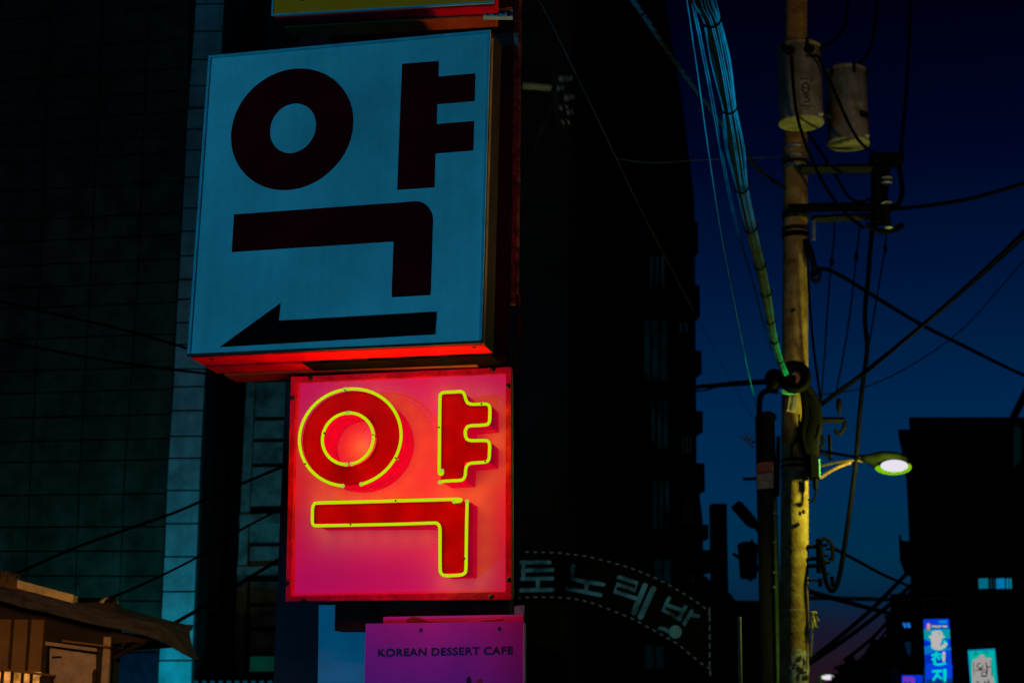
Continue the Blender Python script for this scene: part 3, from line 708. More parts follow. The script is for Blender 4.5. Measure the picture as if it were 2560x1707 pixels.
MB().prism(TF, [TF.loc(1388, 598), TF.loc(1394, 590), TF.loc(1400, 578), TF.loc(1388, 580)], .03, .05).build('lit_pane', MATS['dim_lit_pane'], tw)
window(TF, 1608, 1660, 1610, 1670, tw, faint2, 2)

# arched singing-room sign
AF = Frame(at(1540, 1480, 22), R(6))
k = 4.273
al_ = lambda pts, c=0: AF.locs(pts, c, k, 1280, 1340)
upA = [(-300, 205), (90, 170), (255, 168), (430, 172), (605, 187), (775, 208), (935, 245), (1110, 290), (1280, 342), (1440, 405), (1610, 482), (1765, 568), (1915, 660), (2070, 770), (2112, 830)]
loA = [(-300, 690), (95, 654), (265, 648), (440, 650), (620, 662), (790, 692), (960, 748), (1130, 815), (1300, 885), (1450, 965), (1610, 1055), (1770, 1150), (1910, 1265), (2060, 1380), (2116, 1410)]
ar_ = thing('arched_sign', AF.pt(0, gz(AF), 0), 'dark arched singing-room sign with faint cyan Hangul inside dashed lights', 'sign')
pol = al_([(x, y-14) for x, y in upA]) + al_([(2132, 830), (2150, 1510), (2120, 1510)]) + al_([(x, y+14) for x, y in loA[::-1]])
MB().prism(AF, pol, -.35, -.02).build('arch_board', mat('black_arch_board', (.003, .003, .004), .8, spec=.05), ar_)
for x in (2125, 100):
    q = al_([(x-14, 1480), (x+14, 1480)], -.2); MB().fbox(AF, q[0][0], q[1][0], gz(AF), al_([(x, 760)])[0][1], -.34, -.25).build('arch_post', blackwall, ar_)
mb = MB(); dash = glow('dash_light', (.018, .03, .03))
def dashes(pl, step=85, ln=30):
    P = spline([Vector((x, y, 0)) for x, y in pl], 24); acc = step*.6
    for p, q in zip(P, P[1:]):
        acc += (q-p).length
        if acc >= step and p.x > 60:
            acc = 0; d_ = (q-p).normalized()
            mb.stroke(AF, al_([(p.x-d_.x*ln/2, p.y-d_.y*ln/2), (p.x+d_.x*ln/2, p.y+d_.y*ln/2)]), .012, -.02, .0, 3)
dashes(upA); dashes(loA); dashes([(2112, 760), (2114, 1100), (2114, 1400), (2135, 1520)], 92, 46)
stuff(mb.build('dash_lights', dash, ar_))
chan = mat('patchy_cyan_letter', (.01, .03, .035), .6, spec=.05, scale=4.2, emit=(.010, .040, .048), estr=.62, evar=1.0)
LET = {
 'to': [[(90, 280), (250, 278), (400, 280)], [(110, 365), (430, 360)], [(105, 455), (430, 450)], [(120, 280), (120, 455)], [(275, 470), (275, 560)], [(95, 577), (430, 570)]],
 'no': [[(655, 318), (645, 390), (633, 452), (700, 470), (975, 515)], [(800, 500), (785, 575)], [(592, 557), (945, 628)]],
 're': [[(1140, 437), (1335, 500), (1312, 575), (1122, 512), (1096, 590), (1340, 668)], [(1418, 525), (1300, 812)], [(1508, 560), (1370, 860)]],
 'bang': [[(1675, 662), (1612, 785), (1790, 888)], [(1850, 755), (1790, 872)], [(1650, 735), (1815, 790)], [(1915, 800), (1838, 935)], [(1895, 835), (1985, 853)], [(1575, 985), (1620, 990), (1670, 1015)]]}
for kk, sts in LET.items():
    mb = MB()
    for i, s_ in enumerate(sts): mb.stroke(AF, al_(s_), .042 if kk != 're' or i == 0 else .060, -.02, .03 + .002*i)
    mb.build('letter', chan, ar_)
a, b = al_([(1740, 1022)])[0]
MB().prism(AF, ell(a, b, .078, .080, 20), -.02, .05).build('microphone_ball', mat('cyan_ball', (.01, .05, .06), .4, scale=5, emit=(0, .065, .085), estr=.3, evar=.8), ar_)

# far insulator bracket to the right of the post
k = 4.9
def ip(x, y, d=0): return at(1290+x/k, 160+y/k, 20+d)
ib = thing('insulator_bracket', ip(470, 400), 'dim steel power-line bracket with pale insulators right of the sign post', 'bracket')
ylw = mat('yellow_lit_arm', (.30, .24, .09), .5); dimw = mat('dim_insulator', (.10, .11, .10), .4)  # yellow light on the arm put into its colour
MB().tube([ip(80, 268), ip(210, 275), ip(440, 300)], .045, 8).build('arm', ylw, ib)
MB().tube([ip(455, 120), ip(465, 300), ip(500, 770)], .05, 8).build('upright', dsteel, ib)
MB().tube([ip(70, 1380), ip(300, 830), ip(430, 540)], .03, 6).build('brace', dsteel, ib)
for x0, x1, y in ((520, 690, 180), (500, 590, 295), (590, 715, 412), (620, 700, 585), (530, 550, 540), (600, 615, 532), (555, 570, 715), (625, 640, 712)):
    p0 = ip(x0, y+6); p1 = ip(x1, y-4)
    MB().tube([p0, p0.lerp(p1, .3), p0.lerp(p1, .35), p0.lerp(p1, .6), p0.lerp(p1, .65), p1], [.05, .05, .03, .05, .03, .04] if x1-x0 > 30 else [.05]*6, 8).build('insulator', dimw, ib)

# ================================================================== utility pole and what hangs on it
PY = 19.0
ptop = at(1991, -120, PY); pbot = at(1985, 1707, PY); dirp = (pbot-ptop).normalized(); ground_pt = ptop + dirp*(ptop.z/-dirp.z)
def paxis(y): # pole axis point seen at image row y
    p = at(1988, y, PY); t = (ptop.z-p.z)/(ptop.z-ground_pt.z); return ptop.lerp(ground_pt, t)
up_ = thing('utility_pole', ground_pt, 'tall concrete utility pole lit yellow on its right by the street lamp', 'pole')
mb = MB(); n = 40
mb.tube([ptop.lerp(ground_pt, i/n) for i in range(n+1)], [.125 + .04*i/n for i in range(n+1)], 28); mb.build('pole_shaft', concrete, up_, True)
def band(y, h, r, M=steel):
    p = paxis(y); MB().lathe(p, (0, 0, 1), [(r, -h/2), (r+.006, -h/2+.004), (r+.006, h/2-.004), (r, h/2)], 24).build('pole_band', M, up_, True)
for y, h, M in ((372, .05, steel), (395, .04, steel), (408, .04, dsteel), (420, .04, steel), (540, .09, dsteel), (575, .05, dsteel), (590, .06, rubber), (1152, .03, rubber), (1167, .03, rubber), (1185, .03, steel), (1527, .018, sheddoor)):
    band(y, h, .148, M)
for x, y in ((1984, 776), (2009, 1279), (1979, 1373), (1977, 1580), (1995, 1310), (2003, 1183)):
    p = at(x, y, PY-.16); MB().ball(p, .022, 8, (1, .4, 1.2)).build('bolt', screw, up_)
def pp(x, y, d=0): return at(x, y, PY+d)
# crossarms
def bar(name, p, q, r, M, par, sides=4): return MB().tube([p, q], r, sides).build(name, M, par)
bar('crossarm', pp(2000, 423, -.2), pp(2185, 421, -.2), .06, dsteel, up_)
bar('crossarm', pp(1975, 520, -.2), pp(2235, 518, -.2), .05, wireb, up_)
bar('crossarm', pp(2030, 548, -.15), pp(2185, 540, -.15), .045, dsteel, up_)
bar('crossarm', pp(1975, 516, .22), pp(2150, 512, .22), .035, dsteel, up_)
MB().tube([pp(2034, 552, -.2), pp(2034, 600, -.2)], .022, 8).build('side_clip', steel, up_)
MB().tube(spline([pp(2015, 600, -.15), pp(2030, 640, -.18), pp(2040, 690, -.15)], 4), .035, 8).build('cable_clamp', rubber, up_)
mb = MB()
for i in range(3):
    mb.tube([pp(2040 + 12*math.cos(t/8*6.28), 682 + 18*math.sin(t/8*6.28) + i*4, -.2+i*.03) for t in range(9)], .012, 6)
mb.build('wire_coil', rubber, up_)
# brackets on the right
bar('bracket_arm', pp(2040, 1049, -.1), pp(2110, 1050, -.1), .032, rubber, up_)
MB().tube(spline([pp(2110, 1050, -.1), pp(2112, 1065, -.1), pp(2098, 1085, -.1), pp(2088, 1072, -.1)], 4), .024, 8).build('bracket_hook', rubber, up_)
MB().lathe(pp(2098, 1028, -.1), (0, 0, 1), [(.012, -.1), (.012, 0), (.03, .02), (.034, .1), (.02, .14)], 10).build('pin_insulator', rubber, up_, True)
bar('bracket_bar', pp(2074, 1085, -.1), pp(2076, 1150, -.1), .022, rubber, up_)
bar('bracket_bar', pp(2040, 1132, -.1), pp(2080, 1142, -.1), .016, rubber, up_)
MB().tube(spline([pp(2060, 1100, -.1), pp(2052, 1085, -.1), pp(2058, 1110, -.1), pp(2046, 1120, -.1)], 4), .02, 6).build('bracket_loop', rubber, up_)
# rack with loops lower down
bar('rack_bar', pp(2047, 1346, -.1), pp(2049, 1432, -.1), .035, rubber, up_)
for y in (1366, 1396, 1414, 1450): bar('rack_arm', pp(2018, y, -.1), pp(2048, y, -.1), .022 if y != 1450 else .012, rubber, up_)
MB().tube(spline([pp(2052, 1352, -.15), pp(2062, 1345, -.15), pp(2078, 1358, -.15), pp(2082, 1380, -.15), pp(2080, 1402, -.15)], 4), .022, 6).build('rack_loop', rubber, up_)
for x, y, s_ in ((2062, 1362, 1), (2070, 1372, .8), (2064, 1388, 1), (2076, 1396, .8), (2065, 1405, 1.2), (2066, 1433, 1)):
    MB().ball(pp(x, y, -.12), .032*s_, 8, (1.3, 1, .6)).build('rack_knob', rubber, up_)
bar('rack_rod', pp(2050, 1445, -.1), pp(2052, 1466, -.1), .024, rubber, up_); bar('rack_rod', pp(2080, 1440, -.1), pp(2083, 1466, -.1), .024, rubber, up_)
# torn poster and rope
def cyl_patch(name, pts, M, grow=.004, par=up_):
    mb = MB(); i = 0
    for x, y in pts:
        a = paxis(y); r = .16 + grow
        # where the sight line meets the pole's surface
        cx = (x-1985)/35.0; cx = max(-.98, min(.98, cx)); rr = r
        ang = math.asin(cx); mb.v.append(a + Vector((rr*math.sin(ang), -rr*math.cos(ang), 0)))
    return mb
def patch(name, x0, x1, y0, y1, M, grow, nx=10, ny=6, rag=3):
    mb = MB()
    for j in range(ny+1):
        for i in range(nx+1):
            x = x0+(x1-x0)*i/nx; y = y0+(y1-y0)*j/ny
            if j == 0: y += random.uniform(-rag, rag)*2
            if i in (0, nx): x += random.uniform(-rag, rag)
            a = paxis(y); ang = math.asin(max(-.98, min(.98, (x-1985)/36.5)))
            rr = lerp([(0, .13), (1707, .158)], y) + grow
            mb.v.append(a + Vector((rr*math.sin(ang), -rr*math.cos(ang), 0)))
    for j in range(ny):
        for i in range(nx): q = j*(nx+1)+i; mb.f.append((q, q+nx+1, q+nx+2, q+1))
    return mb
poster = thing('torn_poster', paxis(1665), 'torn pale poster wrapped round the foot of the utility pole', 'poster')
patch('sheet', 1972, 2017, 1627, 1760, 0, .006, 12, 10).build('sheet', mat('torn_paper', (.72, .70, .62), .8, col2=(.20, .14, .07), scale=16), poster)
for x0, x1, y0, y1 in ((1985, 1996, 1642, 1652), (2000, 2006, 1646, 1662), (1977, 1984, 1656, 1666), (1984, 2002, 1668, 1676), (1990, 2008, 1678, 1683), (1986, 1992, 1684, 1700), (1998, 2014, 1690, 1699)):
    patch('print', x0, x1, y0, y1, 0, .011, 4, 3, 2).build('print_blot', mat('dark_brown_print', (.05, .03, .015), .8), poster)
patch('strip', 1972, 1979, 1582, 1620, 0, .004, 3, 4, 2).build('paper_strip', mat('brown_paper', (.34, .14, .04), .8), poster)
mb = MB()
for i in range(26):
    p = pp(2026, 1530, -.13); q = p + Vector((random.uniform(-.01, .09), random.uniform(-.05, .03), random.uniform(-.2, .02))); mb.tube([p, p.lerp(q, .5)+Vector((.015, 0, .01)), q], .008, 5)
tag(stuff(mb.build('rope_knot', mat('frayed_yellow_rope', (.75, .65, .22), .8))), 'frayed yellow rope end tied round the utility pole', 'rope')
tag(MB().tube(spline([pp(2028, 1545, -.14), pp(2030, 1580, -.13), pp(2027, 1640, -.14)], 4), .012, 6).build('rope', mat('grey_rope', (.25, .26, .25), .8)), 'thin grey rope hanging down below the yellow knot', 'rope')

# two pole-mounted transformers
def transformer(x, yb, yt_, rad, Y, label, stencil):
    b = at(x, yb, Y); t = at(x, yt_, Y); h = t.z-b.z
    o = thing('pole_transformer', b, label, 'transformer', 'transformers on the utility pole')
    MB().lathe(b, (0, 0, 1), [(rad*.97, 0), (rad*1.03, .004), (rad*1.03, .035), (rad, .045), (rad, h-.07)], 36).build('tank', tfgrey, o, True)
    MB().lathe(b + Vector((0, 0, h-.07)), (0, 0, 1), [(rad*1.04, 0), (rad*1.04, .03), (rad*.8, .07), (.05, .10)], 36).build('lid', tfgrey, o, True)
    for an in (-.9, .2, 1.1):
        p = b + Vector((rad*1.02*math.sin(an), -rad*1.02*math.cos(an), h-.08)); MB().box(p.x-.02, p.x+.02, p.y-.02, p.y+.02, p.z-.06, p.z+.05).build('lid_clamp', dsteel, o)
    for an in (-.55, .25):
        if not stencil: continue
        p = b + Vector((rad*math.sin(an), -rad*math.cos(an), h*.83)); d_ = Vector((math.sin(an), -math.cos(an), -.25))
        MB().tube([p - d_*.02, p + d_*.05, p + d_*.06, p + d_*.12], [.05, .05, .032, .028], 12).build('bushing', rubber, o, True)
    p = b + Vector((rad*.75, -rad*.68, .06)); MB().ball(p, .035, 8, (1.2, .8, .7)).build('drain_plug', porcelain, o)
    # bracket to the pole
    c = paxis(yb-60) if yb > 60 else paxis(yb); mz = b.z + h*.35
    c = ptop.lerp(ground_pt, (ptop.z-mz)/ptop.z)
    MB().tube([Vector((c.x, c.y, mz)), Vector((b.x, b.y, mz))], .05, 6).build('hanger', dsteel, o)
    return o, b, h, rad
o1_, b1, h1, r1 = transformer(2003, 311, 112, .245, 18.55, 'nearer pale cylindrical transformer high on the pole, stencilled with dark marks', True)
def onCyl(b, rad, ang, z, g=.004): return b + Vector(((rad+g)*math.sin(ang), -(rad+g)*math.cos(ang), z))
mb = MB()
def cst(pts, w=.012):
    for (a, z), (a2, z2) in zip(pts, pts[1:]):
        mb.tube([onCyl(b1, r1, a+(a2-a)*i/4, z+(z2-z)*i/4, .0) for i in range(5)], w, 5)
def cen(a, z, ra, rz): cst([(a + ra*math.cos(i*math.pi/6), z + rz*math.sin(i*math.pi/6)) for i in range(13)])
cst([(-.15, .44), (.42, .44)], .013); cst([(.34, .41), (.40, .47)])
cen(.08, .335, .16, .06); cst([(-.05, .335), (.2, .335)])
cst([(-.05, .255), (.16, .262), (.2, .24), (.02, .225), (.22, .21), (.22, .175), (0, .17)])
cst([(-.2, .125), (.36, .125)], .013); cst([(.0, .09), (.2, .09)])
stuff(mb.build('stencil_marks', mat('faded_stencil', (.10, .09, .05), .7), o1_))
o2_, b2, h2, r2 = transformer(2121, 363, 172, .238, 19.3, 'farther plain transformer beside the stencilled one, with a small white plate', False)
p = onCyl(b2, r2, .62, .40); 
for dz, M, nm in ((.0, porcelain, 'plate'), (-.10, rubber, 'dark_plate')):
    q0 = onCyl(b2, r2, .40, .38+dz*1.0, .006); q1 = onCyl(b2, r2, .66 if nm == 'plate' else 1.1, .45+dz, .006)
    mb = MB(); mb.v = [onCyl(b2, r2, a, z, .006) for z in (.37+dz, .45+dz) for a in ((.40, .52, .64) if nm == 'plate' else (.42, .75, 1.1))]
    mb.f = [(0, 1, 4, 3), (1, 2, 5, 4)]; mb.build(nm, M, o2_)
# fuse cut-out block at the crossarm end
fc = thing('fuse_cutout', pp(2215, 590, -.2), 'black fuse cut-out with pale insulator discs at the crossarm end', 'fuse')
MB().tube([pp(2200, 395, -.2), pp(2200, 470, -.2), pp(2195, 560, -.2)], [.12, .10, .085], 8).build('housing', rubber, fc)
MB().box(pp(2180, 395, -.3).x, pp(2258, 395, -.3).x, PY-.35, PY-.12, pp(2180, 404, -.3).z, pp(2180, 384, -.3).z).build('top_arm', rubber, fc)
for y in (446, 458, 508): MB().lathe(pp(2217, y, -.3), (0, 0, 1), [(.02, -.012), (.065, -.004), (.06, .006), (.02, .02)], 14).build('insulator_disc', porcelain, fc, True)
MB().tube(spline([pp(2245, 400, -.2), pp(2256, 480, -.2), pp(2240, 520, -.2)], 4), .03, 6).build('jumper', rubber, fc)
MB().tube([pp(2215, 520, -.3), pp(2222, 568, -.3)], .035, 8).build('fuse_tube', dsteel, fc)
MB().lathe(pp(2222, 569, -.34), (0, 0, 1), [(.02, -.012), (.045, 0), (.02, .014)], 10).build('fuse_cap', porcelain, fc)
MB().tube(spline([pp(2165, 560, -.2), pp(2200, 578, -.2), pp(2235, 574, -.2), pp(2258, 562, -.2)], 4), .035, 6).build('lower_arm', rubber, fc)

# closures, junction box and cable mass where the bundle ends
cl = thing('splice_closure', pp(1992, 945, -.35), 'round black splice closure with an orange face where the bundle ends', 'closure')
MB().tube([pp(1986, 942, -.52) + Vector((.13*math.cos(t/16*6.283), 0, .13*math.sin(t/16*6.283))) for t in range(16)], .055, 8, closed=True).build('hood', rubber, cl, True)
MB().lathe(pp(1988, 944, -.42), (0, -1, 0), [(.105, 0), (.105, .05), (.09, .06)], 20).build('orange_face', mat('orange_plastic', (.85, .26, .09), .5, col2=(.25, .06, .02), scale=14), cl, True)
MB().box(pp(1980, 938, -.5).x, pp(1989, 938, -.5).x, PY-.53, PY-.50, pp(1980, 938, -.5).z, pp(1980, 934, -.5).z).build('white_tab', porcelain, cl)
MB().ball(pp(1974, 947, -.5), .07, 10, (1, .5, 1.6)).build('plug', rubber, cl, True)
c3 = thing('splice_closure', pp(1935, 955, -.1), 'round all-black splice closure on the left of the pole', 'closure')
MB().ball(pp(1935, 948, -.1), .105, 14, (1, .8, 1.15)).build('closure_dome', rubber, c3, True)
MB().lathe(pp(1930, 960, -.2), (0, -1, 0), [(.07, 0), (.07, .08), (.05, .1)], 14).build('closure_cap', rubber, c3, True)
jb = thing('junction_box', pp(1982, 1028, -.4), 'small pale ribbed junction box hanging askew on the pole', 'box')
JF = Frame(pp(1982, 1010, -.42), R(5), 0, R(-11))
MB().fbox(JF, -.052, .05, -.078, .078, -.05, .0).build('box_body', mat('beige_plastic', (.52, .38, .24), .5), jb)
for a in (-.05, .0, .018, .036): MB().fbox(JF, a, a+.008, -.08, .08, .0, .012).build('rib', mat('pale_plastic', (.65, .60, .48), .4), jb)
tag(MB().prism(JF, [(-.16, .10), (-.13, .14), (-.06, .13), (-.02, .16), (.03, .16), (.03, .12), (-.06, .085), (-.14, .08)], .02, .05).build('tape_wrap', mat('teal_tape', (.15, .75, .62), .5)), 'scrap of teal tape above the junction box', 'tape')
cm = thing('cable_coil', pp(2035, 1060, -.2), 'thick black mass of coiled cable sagging down the right of the pole', 'cable coil')
for i in range(9):
    x = 2004 + i*4.2
    MB().tube(spline([pp(1985+i*3, 925+i*4, -.25-.02*i), pp(x, 960+i*5, -.32), pp(x+10, 1030+i*4, -.30), pp(x+2, 1085+i*2, -.25), pp(2022+i*2.0, 1150, -.2)], 5), .042, 7).build('cable_turn', rubber, cm, True)
for pts in ([(1998, 1035), (1996, 1075), (1984, 1115), (1980, 1150)], [(2022, 1085), (2000, 1095), (1982, 1112), (1978, 1140)]):
    wire('thin black wire curling across the front of the pole, %s' % ('upper one' if pts[0][1] < 1050 else 'lower one'), [(x, y, PY-.22) for x, y in pts], .012)
ba = thing('lamp_control_box', pp(2036, 1195, -.1), 'black control box on the pole at the foot of the lamp arm', 'box')
MB().box(pp(2024, 1170, -.2).x, pp(2044, 1170, -.2).x, PY-.3, PY-.1, pp(2030, 1196, -.2).z, pp(2030, 1142, -.2).z).build('box_body', rubber, ba)
MB().box(pp(2044.5, 1170, -.2).x, pp(2047.5, 1170, -.2).x, PY-.28, PY-.12, pp(2030, 1196, -.2).z, pp(2030, 1150, -.2).z).build('hinge_edge', mat('teal_edge', (.2, .7, .65), .3), ba)
MB().tube(spline([pp(2020, 1248, -.2), pp(2032, 1252, -.2), pp(2039, 1235, -.2), pp(2040, 1200, -.2)], 5), .014, 6).build('tail_wire', rubber, ba)
MB().tube([pp(2038, 1198, -.2), pp(2039, 1222, -.2)], .03, 8).build('tail_gland', rubber, ba)

# street lamp
LY = 18.75
sl_ = thing('street_lamp', at(2050, 1193, 18.8), 'lit street lamp on a short arm, white lens with yellow-green light', 'street lamp')
arm = mat('pale_arm_steel', (.20, .10, .04), .5, spec=.1); arm2 = mat('dull_arm_steel', (.045, .03, .014), .5, spec=.1)
MB().tube(spline([at(2047, 1166, 18.8), at(2090, 1156, 18.8), at(2135, 1151, 18.8), at(2162, 1153, 18.8)], 5), .015, 10).build('upper_arm', arm2, sl_, True)
MB().tube(spline([at(2048, 1196, 18.8), at(2075, 1178, 18.8), at(2100, 1165, 18.8), at(2126, 1156, 18.8)], 5), .018, 10).build('lower_arm', arm, sl_, True)
hp0 = at(2145, 1151, LY+.05); hp1 = at(2205, 1160, LY); hp2 = at(2272, 1167, LY-.05)
mb = MB(); pts = [hp0, hp0.lerp(hp1, .4), hp0.lerp(hp1, .8), hp1, hp1.lerp(hp2, .5), hp1.lerp(hp2, .9), hp2]
mb.tube([p + Vector((0, 0, .035)) for p in pts], [.028, .05, .095, .11, .115, .09, .03], 14); mb.build('lamp_head', hazeg, sl_, True)
lc = at(2236, 1164, LY-.12)
rm = MB().ball(lc + Vector((.012, .12, .006)), .182, 20, (1.10, .72, .46)).build('halo_shell', glow('halo_shell_glow', (.20, .52, .0)), sl_, True)  # added glowing shell, stands in for the lamp's green halo
ln = MB().ball(lc, .135, 20, (1.10, .72, .48)).build('lens', glow('lamp_lens', (.80, .76, .84), 1.0), sl_, True)
lamp('street_lamp_light', 'POINT', at(2239, 1170, LY-.34), 120, (.90, 1.0, .13), .06)
# far street lamp, small
FL = thing('far_street_lamp', at(2062, 1694, 70) - Vector((0, 0, at(2062, 1694, 70).z)), 'tiny far lit street lamp low beside the pole foot', 'street lamp')
MB().ball(at(2070, 1692, 70), .24, 14, (1.15, .6, .42)).build('lens', MATS['lamp_lens'], FL, True)
MB().tube([Vector((at(2050, 1692, 70).x, 70, 0)), at(2050, 1688, 70), at(2068, 1684, 70)], .07, 8).build('pole_shaft', dsteel, FL)
MB().ball(at(2070, 1687, 70.2), .25, 12, (1.3, .6, .3)).build('lamp_head', dsteel, FL, True)
lamp('far_street_lamp_light', 'POINT', at(2070, 1694, 69.5), 25, (.30, 1.0, .10), .1)

# ================================================================== cable bundle overhead
ctr = [(1745, -60, 52), (1757, 0, 50), (1778, 46, 44), (1801, 150, 40), (1822, 266, 36), (1838, 366, 36), (1854, 466, 31), (1876, 567, 28), (1899, 662, 25), (1914, 731, 23), (1926, 801, 19), (1936, 850, 16), (1950, 900, 15), (1963, 935, 15)]
bz = [(0, 5.86), (500, 5.76), (935, 5.72)]
cb = thing('cable_bundle', atz(1963, 935, 5.72), 'thick strapped bundle of overhead cables shining cyan, running to the pole', 'cable bundle')
def cpt(i): x, y, w = ctr[i]; return atz(x, y, lerp(bz, y)), w
cp_ = [cpt(i) for i in range(len(ctr))]
dist = [(p-EYE).length for p, w in cp_]
half = [w/2/F*d for (p, w), d in zip(cp_, dist)]
MB().tube(spline([p for p, w in cp_], 5), [h*.78 for h in [lerp([(i*5, half[i]) for i in range(len(half))], j) for j in range((len(half)-1)*5+1)]], 10).build('core_cable', rubber, cb, True)
rn = random.Random(3)
strap_idx = {2, 4, 6, 7, 8, 9, 10, 11, 12}
NSTR = 15
for s_ in range(NSTR):
    ang = -2.6 + 5.2*s_/(NSTR-1)          # spread round the visible underside, left to right
    pts = []
    for i, (p, w) in enumerate(cp_):
        rr = half[i]*(1.0 if i in strap_idx else 1.0 + max(0, rn.gauss(.08, .14)) + (.22 if (s_ > NSTR-5 and i in (3, 5)) else 0))
        a_ = ang + (rn.gauss(0, .10) if i not in strap_idx else 0)
        sx_ = math.sin(a_*.60); 
        pts.append(p + Vector((rr*sx_, 0, -rr*math.cos(a_*.60)*.8)))
    rad = rn.choice([.0026, .0032, .0036, .0048])
    MB().tube(spline(pts, 6), rad, 6).build('cable_strand', strandw if rn.random() < .25 or (s_ in (4, 6)) else strandc, cb, True)
for i in sorted(strap_idx):
    p, w = cp_[i]; nx = cp_[min(i+1, len(cp_)-1)][0]; t = (nx-p).normalized(); a = Vector((1, 0, 0)); a = (a - t*a.dot(t)).normalized(); b = t.cross(a)
    rr = half[i]*1.06+.004
    MB().tube([p + (a*math.cos(q/14*6.283) + b*math.sin(q/14*6.283))*rr + t*.010*q/14 for q in range(14)], .0065, 6, closed=True).build('strap', rubber, cb, True)
    MB().tube([p + a*rr, p + a*(rr+.02) + Vector((0, 0, .022))], .004, 5).build('strap_tail', rubber, cb)
for j, xs_ in enumerate(([(1708, -60), (1727, 0), (1768, 200), (1812, 440), (1838, 560), (1868, 660), (1886, 722), (1905, 800), (1930, 880)], [(1713, -60), (1732, 0), (1774, 200), (1817, 440), (1842, 560), (1870, 660), (1888, 724), (1908, 800), (1934, 880)])):
    tag(MB().tube(spline([atz(x, y, 5.9 - .1*y/935) for x, y in xs_], 6), .0045, 6).build('messenger_wire', strandc, None, True),
        ('left' if j == 0 else 'right') + ' one of two taut cyan-lit wires hugging the cable bundle', 'wire', 'paired wires beside the bundle')
tag(MB().tube(spline([atz(x, y, 5.9 - .35*y/1010) for x, y in ((1708, -60), (1717, 0), (1742, 170), (1770, 370), (1800, 570), (1826, 710), (1850, 830), (1872, 935), (1892, 1020))], 6), .0042, 6).build('drop_wire', strandc, None, True),
    'single thin cyan-lit wire running left of the cable bundle', 'wire')
# twisted thick cable, upper middle
mb = MB(); base_p = spline([at(x, y, Y) for x, y, Y in ((1545, -50, 10.5), (1582, 0, 11), (1640, 85, 12), (1700, 172, 13), (1765, 258, 14), (1850, 368, 15.5), (1905, 430, 17), (1962, 470, 18.8))], 10)
tw_ = mat('teal_twisted_sheath', (.005, .055, .075), .7, spec=.03)
tc_ = thing('twisted_cable', base_p[-1], 'thick twisted cable slanting down to the pole, dull teal', 'cable')
for ph in (0, 2.09, 4.19):
    fine = []
    for i, p in enumerate(base_p):
        fine.append(p + Vector((math.cos(ph + i*.9), 0, math.sin(ph + i*.9)))*.011)
    MB().tube(fine[:51], .011, 6).build('twisted_core', tw_, tc_, True)
    MB().tube(fine[50:], .011, 6).build('shaded_tail', rubber, tc_, True)  # same cable painted black to imitate its fading into darkness
for i in (14, 26): MB().ball(base_p[i], .028, 8).build('clip', rubber, tc_)

# ================================================================== other overhead wires
wg = mat('grey_wire', (.03, .03, .033), .6, spec=.1)
wire('hair-thin grey wire crossing the dark block diagonally', [(1330, -30, 10), (1372, 47, 10.5), (1432, 170, 11.5), (1500, 310, 12.6), (1540, 395, 13.4), (1620, 560, 15.2), (1735, 780, 18.5), (1830, 955, 22), (1895, 1068, 24)], .0030, wg)
wire('faint level wire ending at the bundle', [(1540, 396, 19), (1590, 404, 19), (1640, 407, 19), (1690, 405, 19), (1724, 402, 19), (1815, 397, 19), (1960, 392, 19)], .006, mat('blue_wire', (.03, .09, .16), .5, spec=.2))
wire('thick dark cable reaching the pole from the left block', [(1700, 980, 24), (1740, 968, 23), (1800, 962, 21), (1850, 957, 20), (1935, 952, 19)], .028)
wire('thinner dark cable just under the thick one left of the pole', [(1720, 978, 24), (1760, 976, 22.5), (1800, 966, 21), (1935, 957, 19)], .012)
wire('thick cable sweeping up to the right from the crossarm', [(1985, 523, 18.8), (2180, 523, 18.8), (2270, 520, 18.4), (2400, 502, 17), (2490, 480, 16), (2620, 440, 14.5)], .022)
wire('cable sloping down right from the upper pole clamp', [(2038, 672, 18.9), (2075, 676, 19.2), (2130, 706, 20), (2220, 762, 21), (2310, 815, 22), (2420, 870, 23), (2510, 915, 24), (2620, 965, 25)], .026)
wire('thick cable rising right across the sky from the coil', [(2045, 1015, 18.9), (2100, 975, 18.6), (2165, 927, 18), (2310, 810, 17), (2430, 705, 16), (2560, 582, 15), (2640, 500, 14.4)], .024)
wire('thin wire running close under the rising cable', [(2050, 1018, 18.9), (2165, 934, 18), (2305, 816, 17), (2420, 720, 16), (2560, 596, 15), (2640, 520, 14.4)], .008)
wire('hair-thin wire bowing low across the right sky', [(2020, 985, 19), (2075, 984, 19), (2165, 967, 19.5), (2280, 912, 20), (2400, 828, 20), (2500, 720, 20), (2640, 560, 20)], .007)
wire('dark cable dropping from the fuse and looping up low on the right', [(2186, 540, 18.9), (2178, 600, 18.8), (2170, 700, 18.8), (2162, 790, 18.8), (2168, 870, 18.8), (2158, 950, 18.8), (2148, 1050, 18.8), (2140, 1150, 18.8), (2126, 1260, 18.8), (2112, 1360, 18.8), (2096, 1450, 18.8), (2080, 1476, 18.8), (2066, 1455, 18.8), (2056, 1400, 18.8), (2050, 1360, 18.9)], .026)
for lab, pts, kn in (('left', [(2086, 545), (2085, 600), (2078, 655), (2070, 760), (2062, 880), (2052, 1010)], (2079, 655)), ('middle', [(2148, 545), (2146, 600), (2141, 640), (2128, 760), (2110, 880), (2088, 990)], (2141, 641)), ('right', [(2216, 575), (2213, 620), (2196, 720), (2176, 840), (2170, 870)], (2213, 622))):
    t = thing('hanging_wire', at(*kn, 18.9), lab + ' of three thin hanging wires with a small bead, below the crossarm', 'wire', 'beaded hanging wires')
    MB().tube(spline([at(x, y, 18.9) for x, y in pts], 5), .009, 6).build('wire_run', wireb, t)
    MB().ball(at(*kn, 18.9), .026, 8, (1, 1, 2.2)).build('bead', wireb, t)
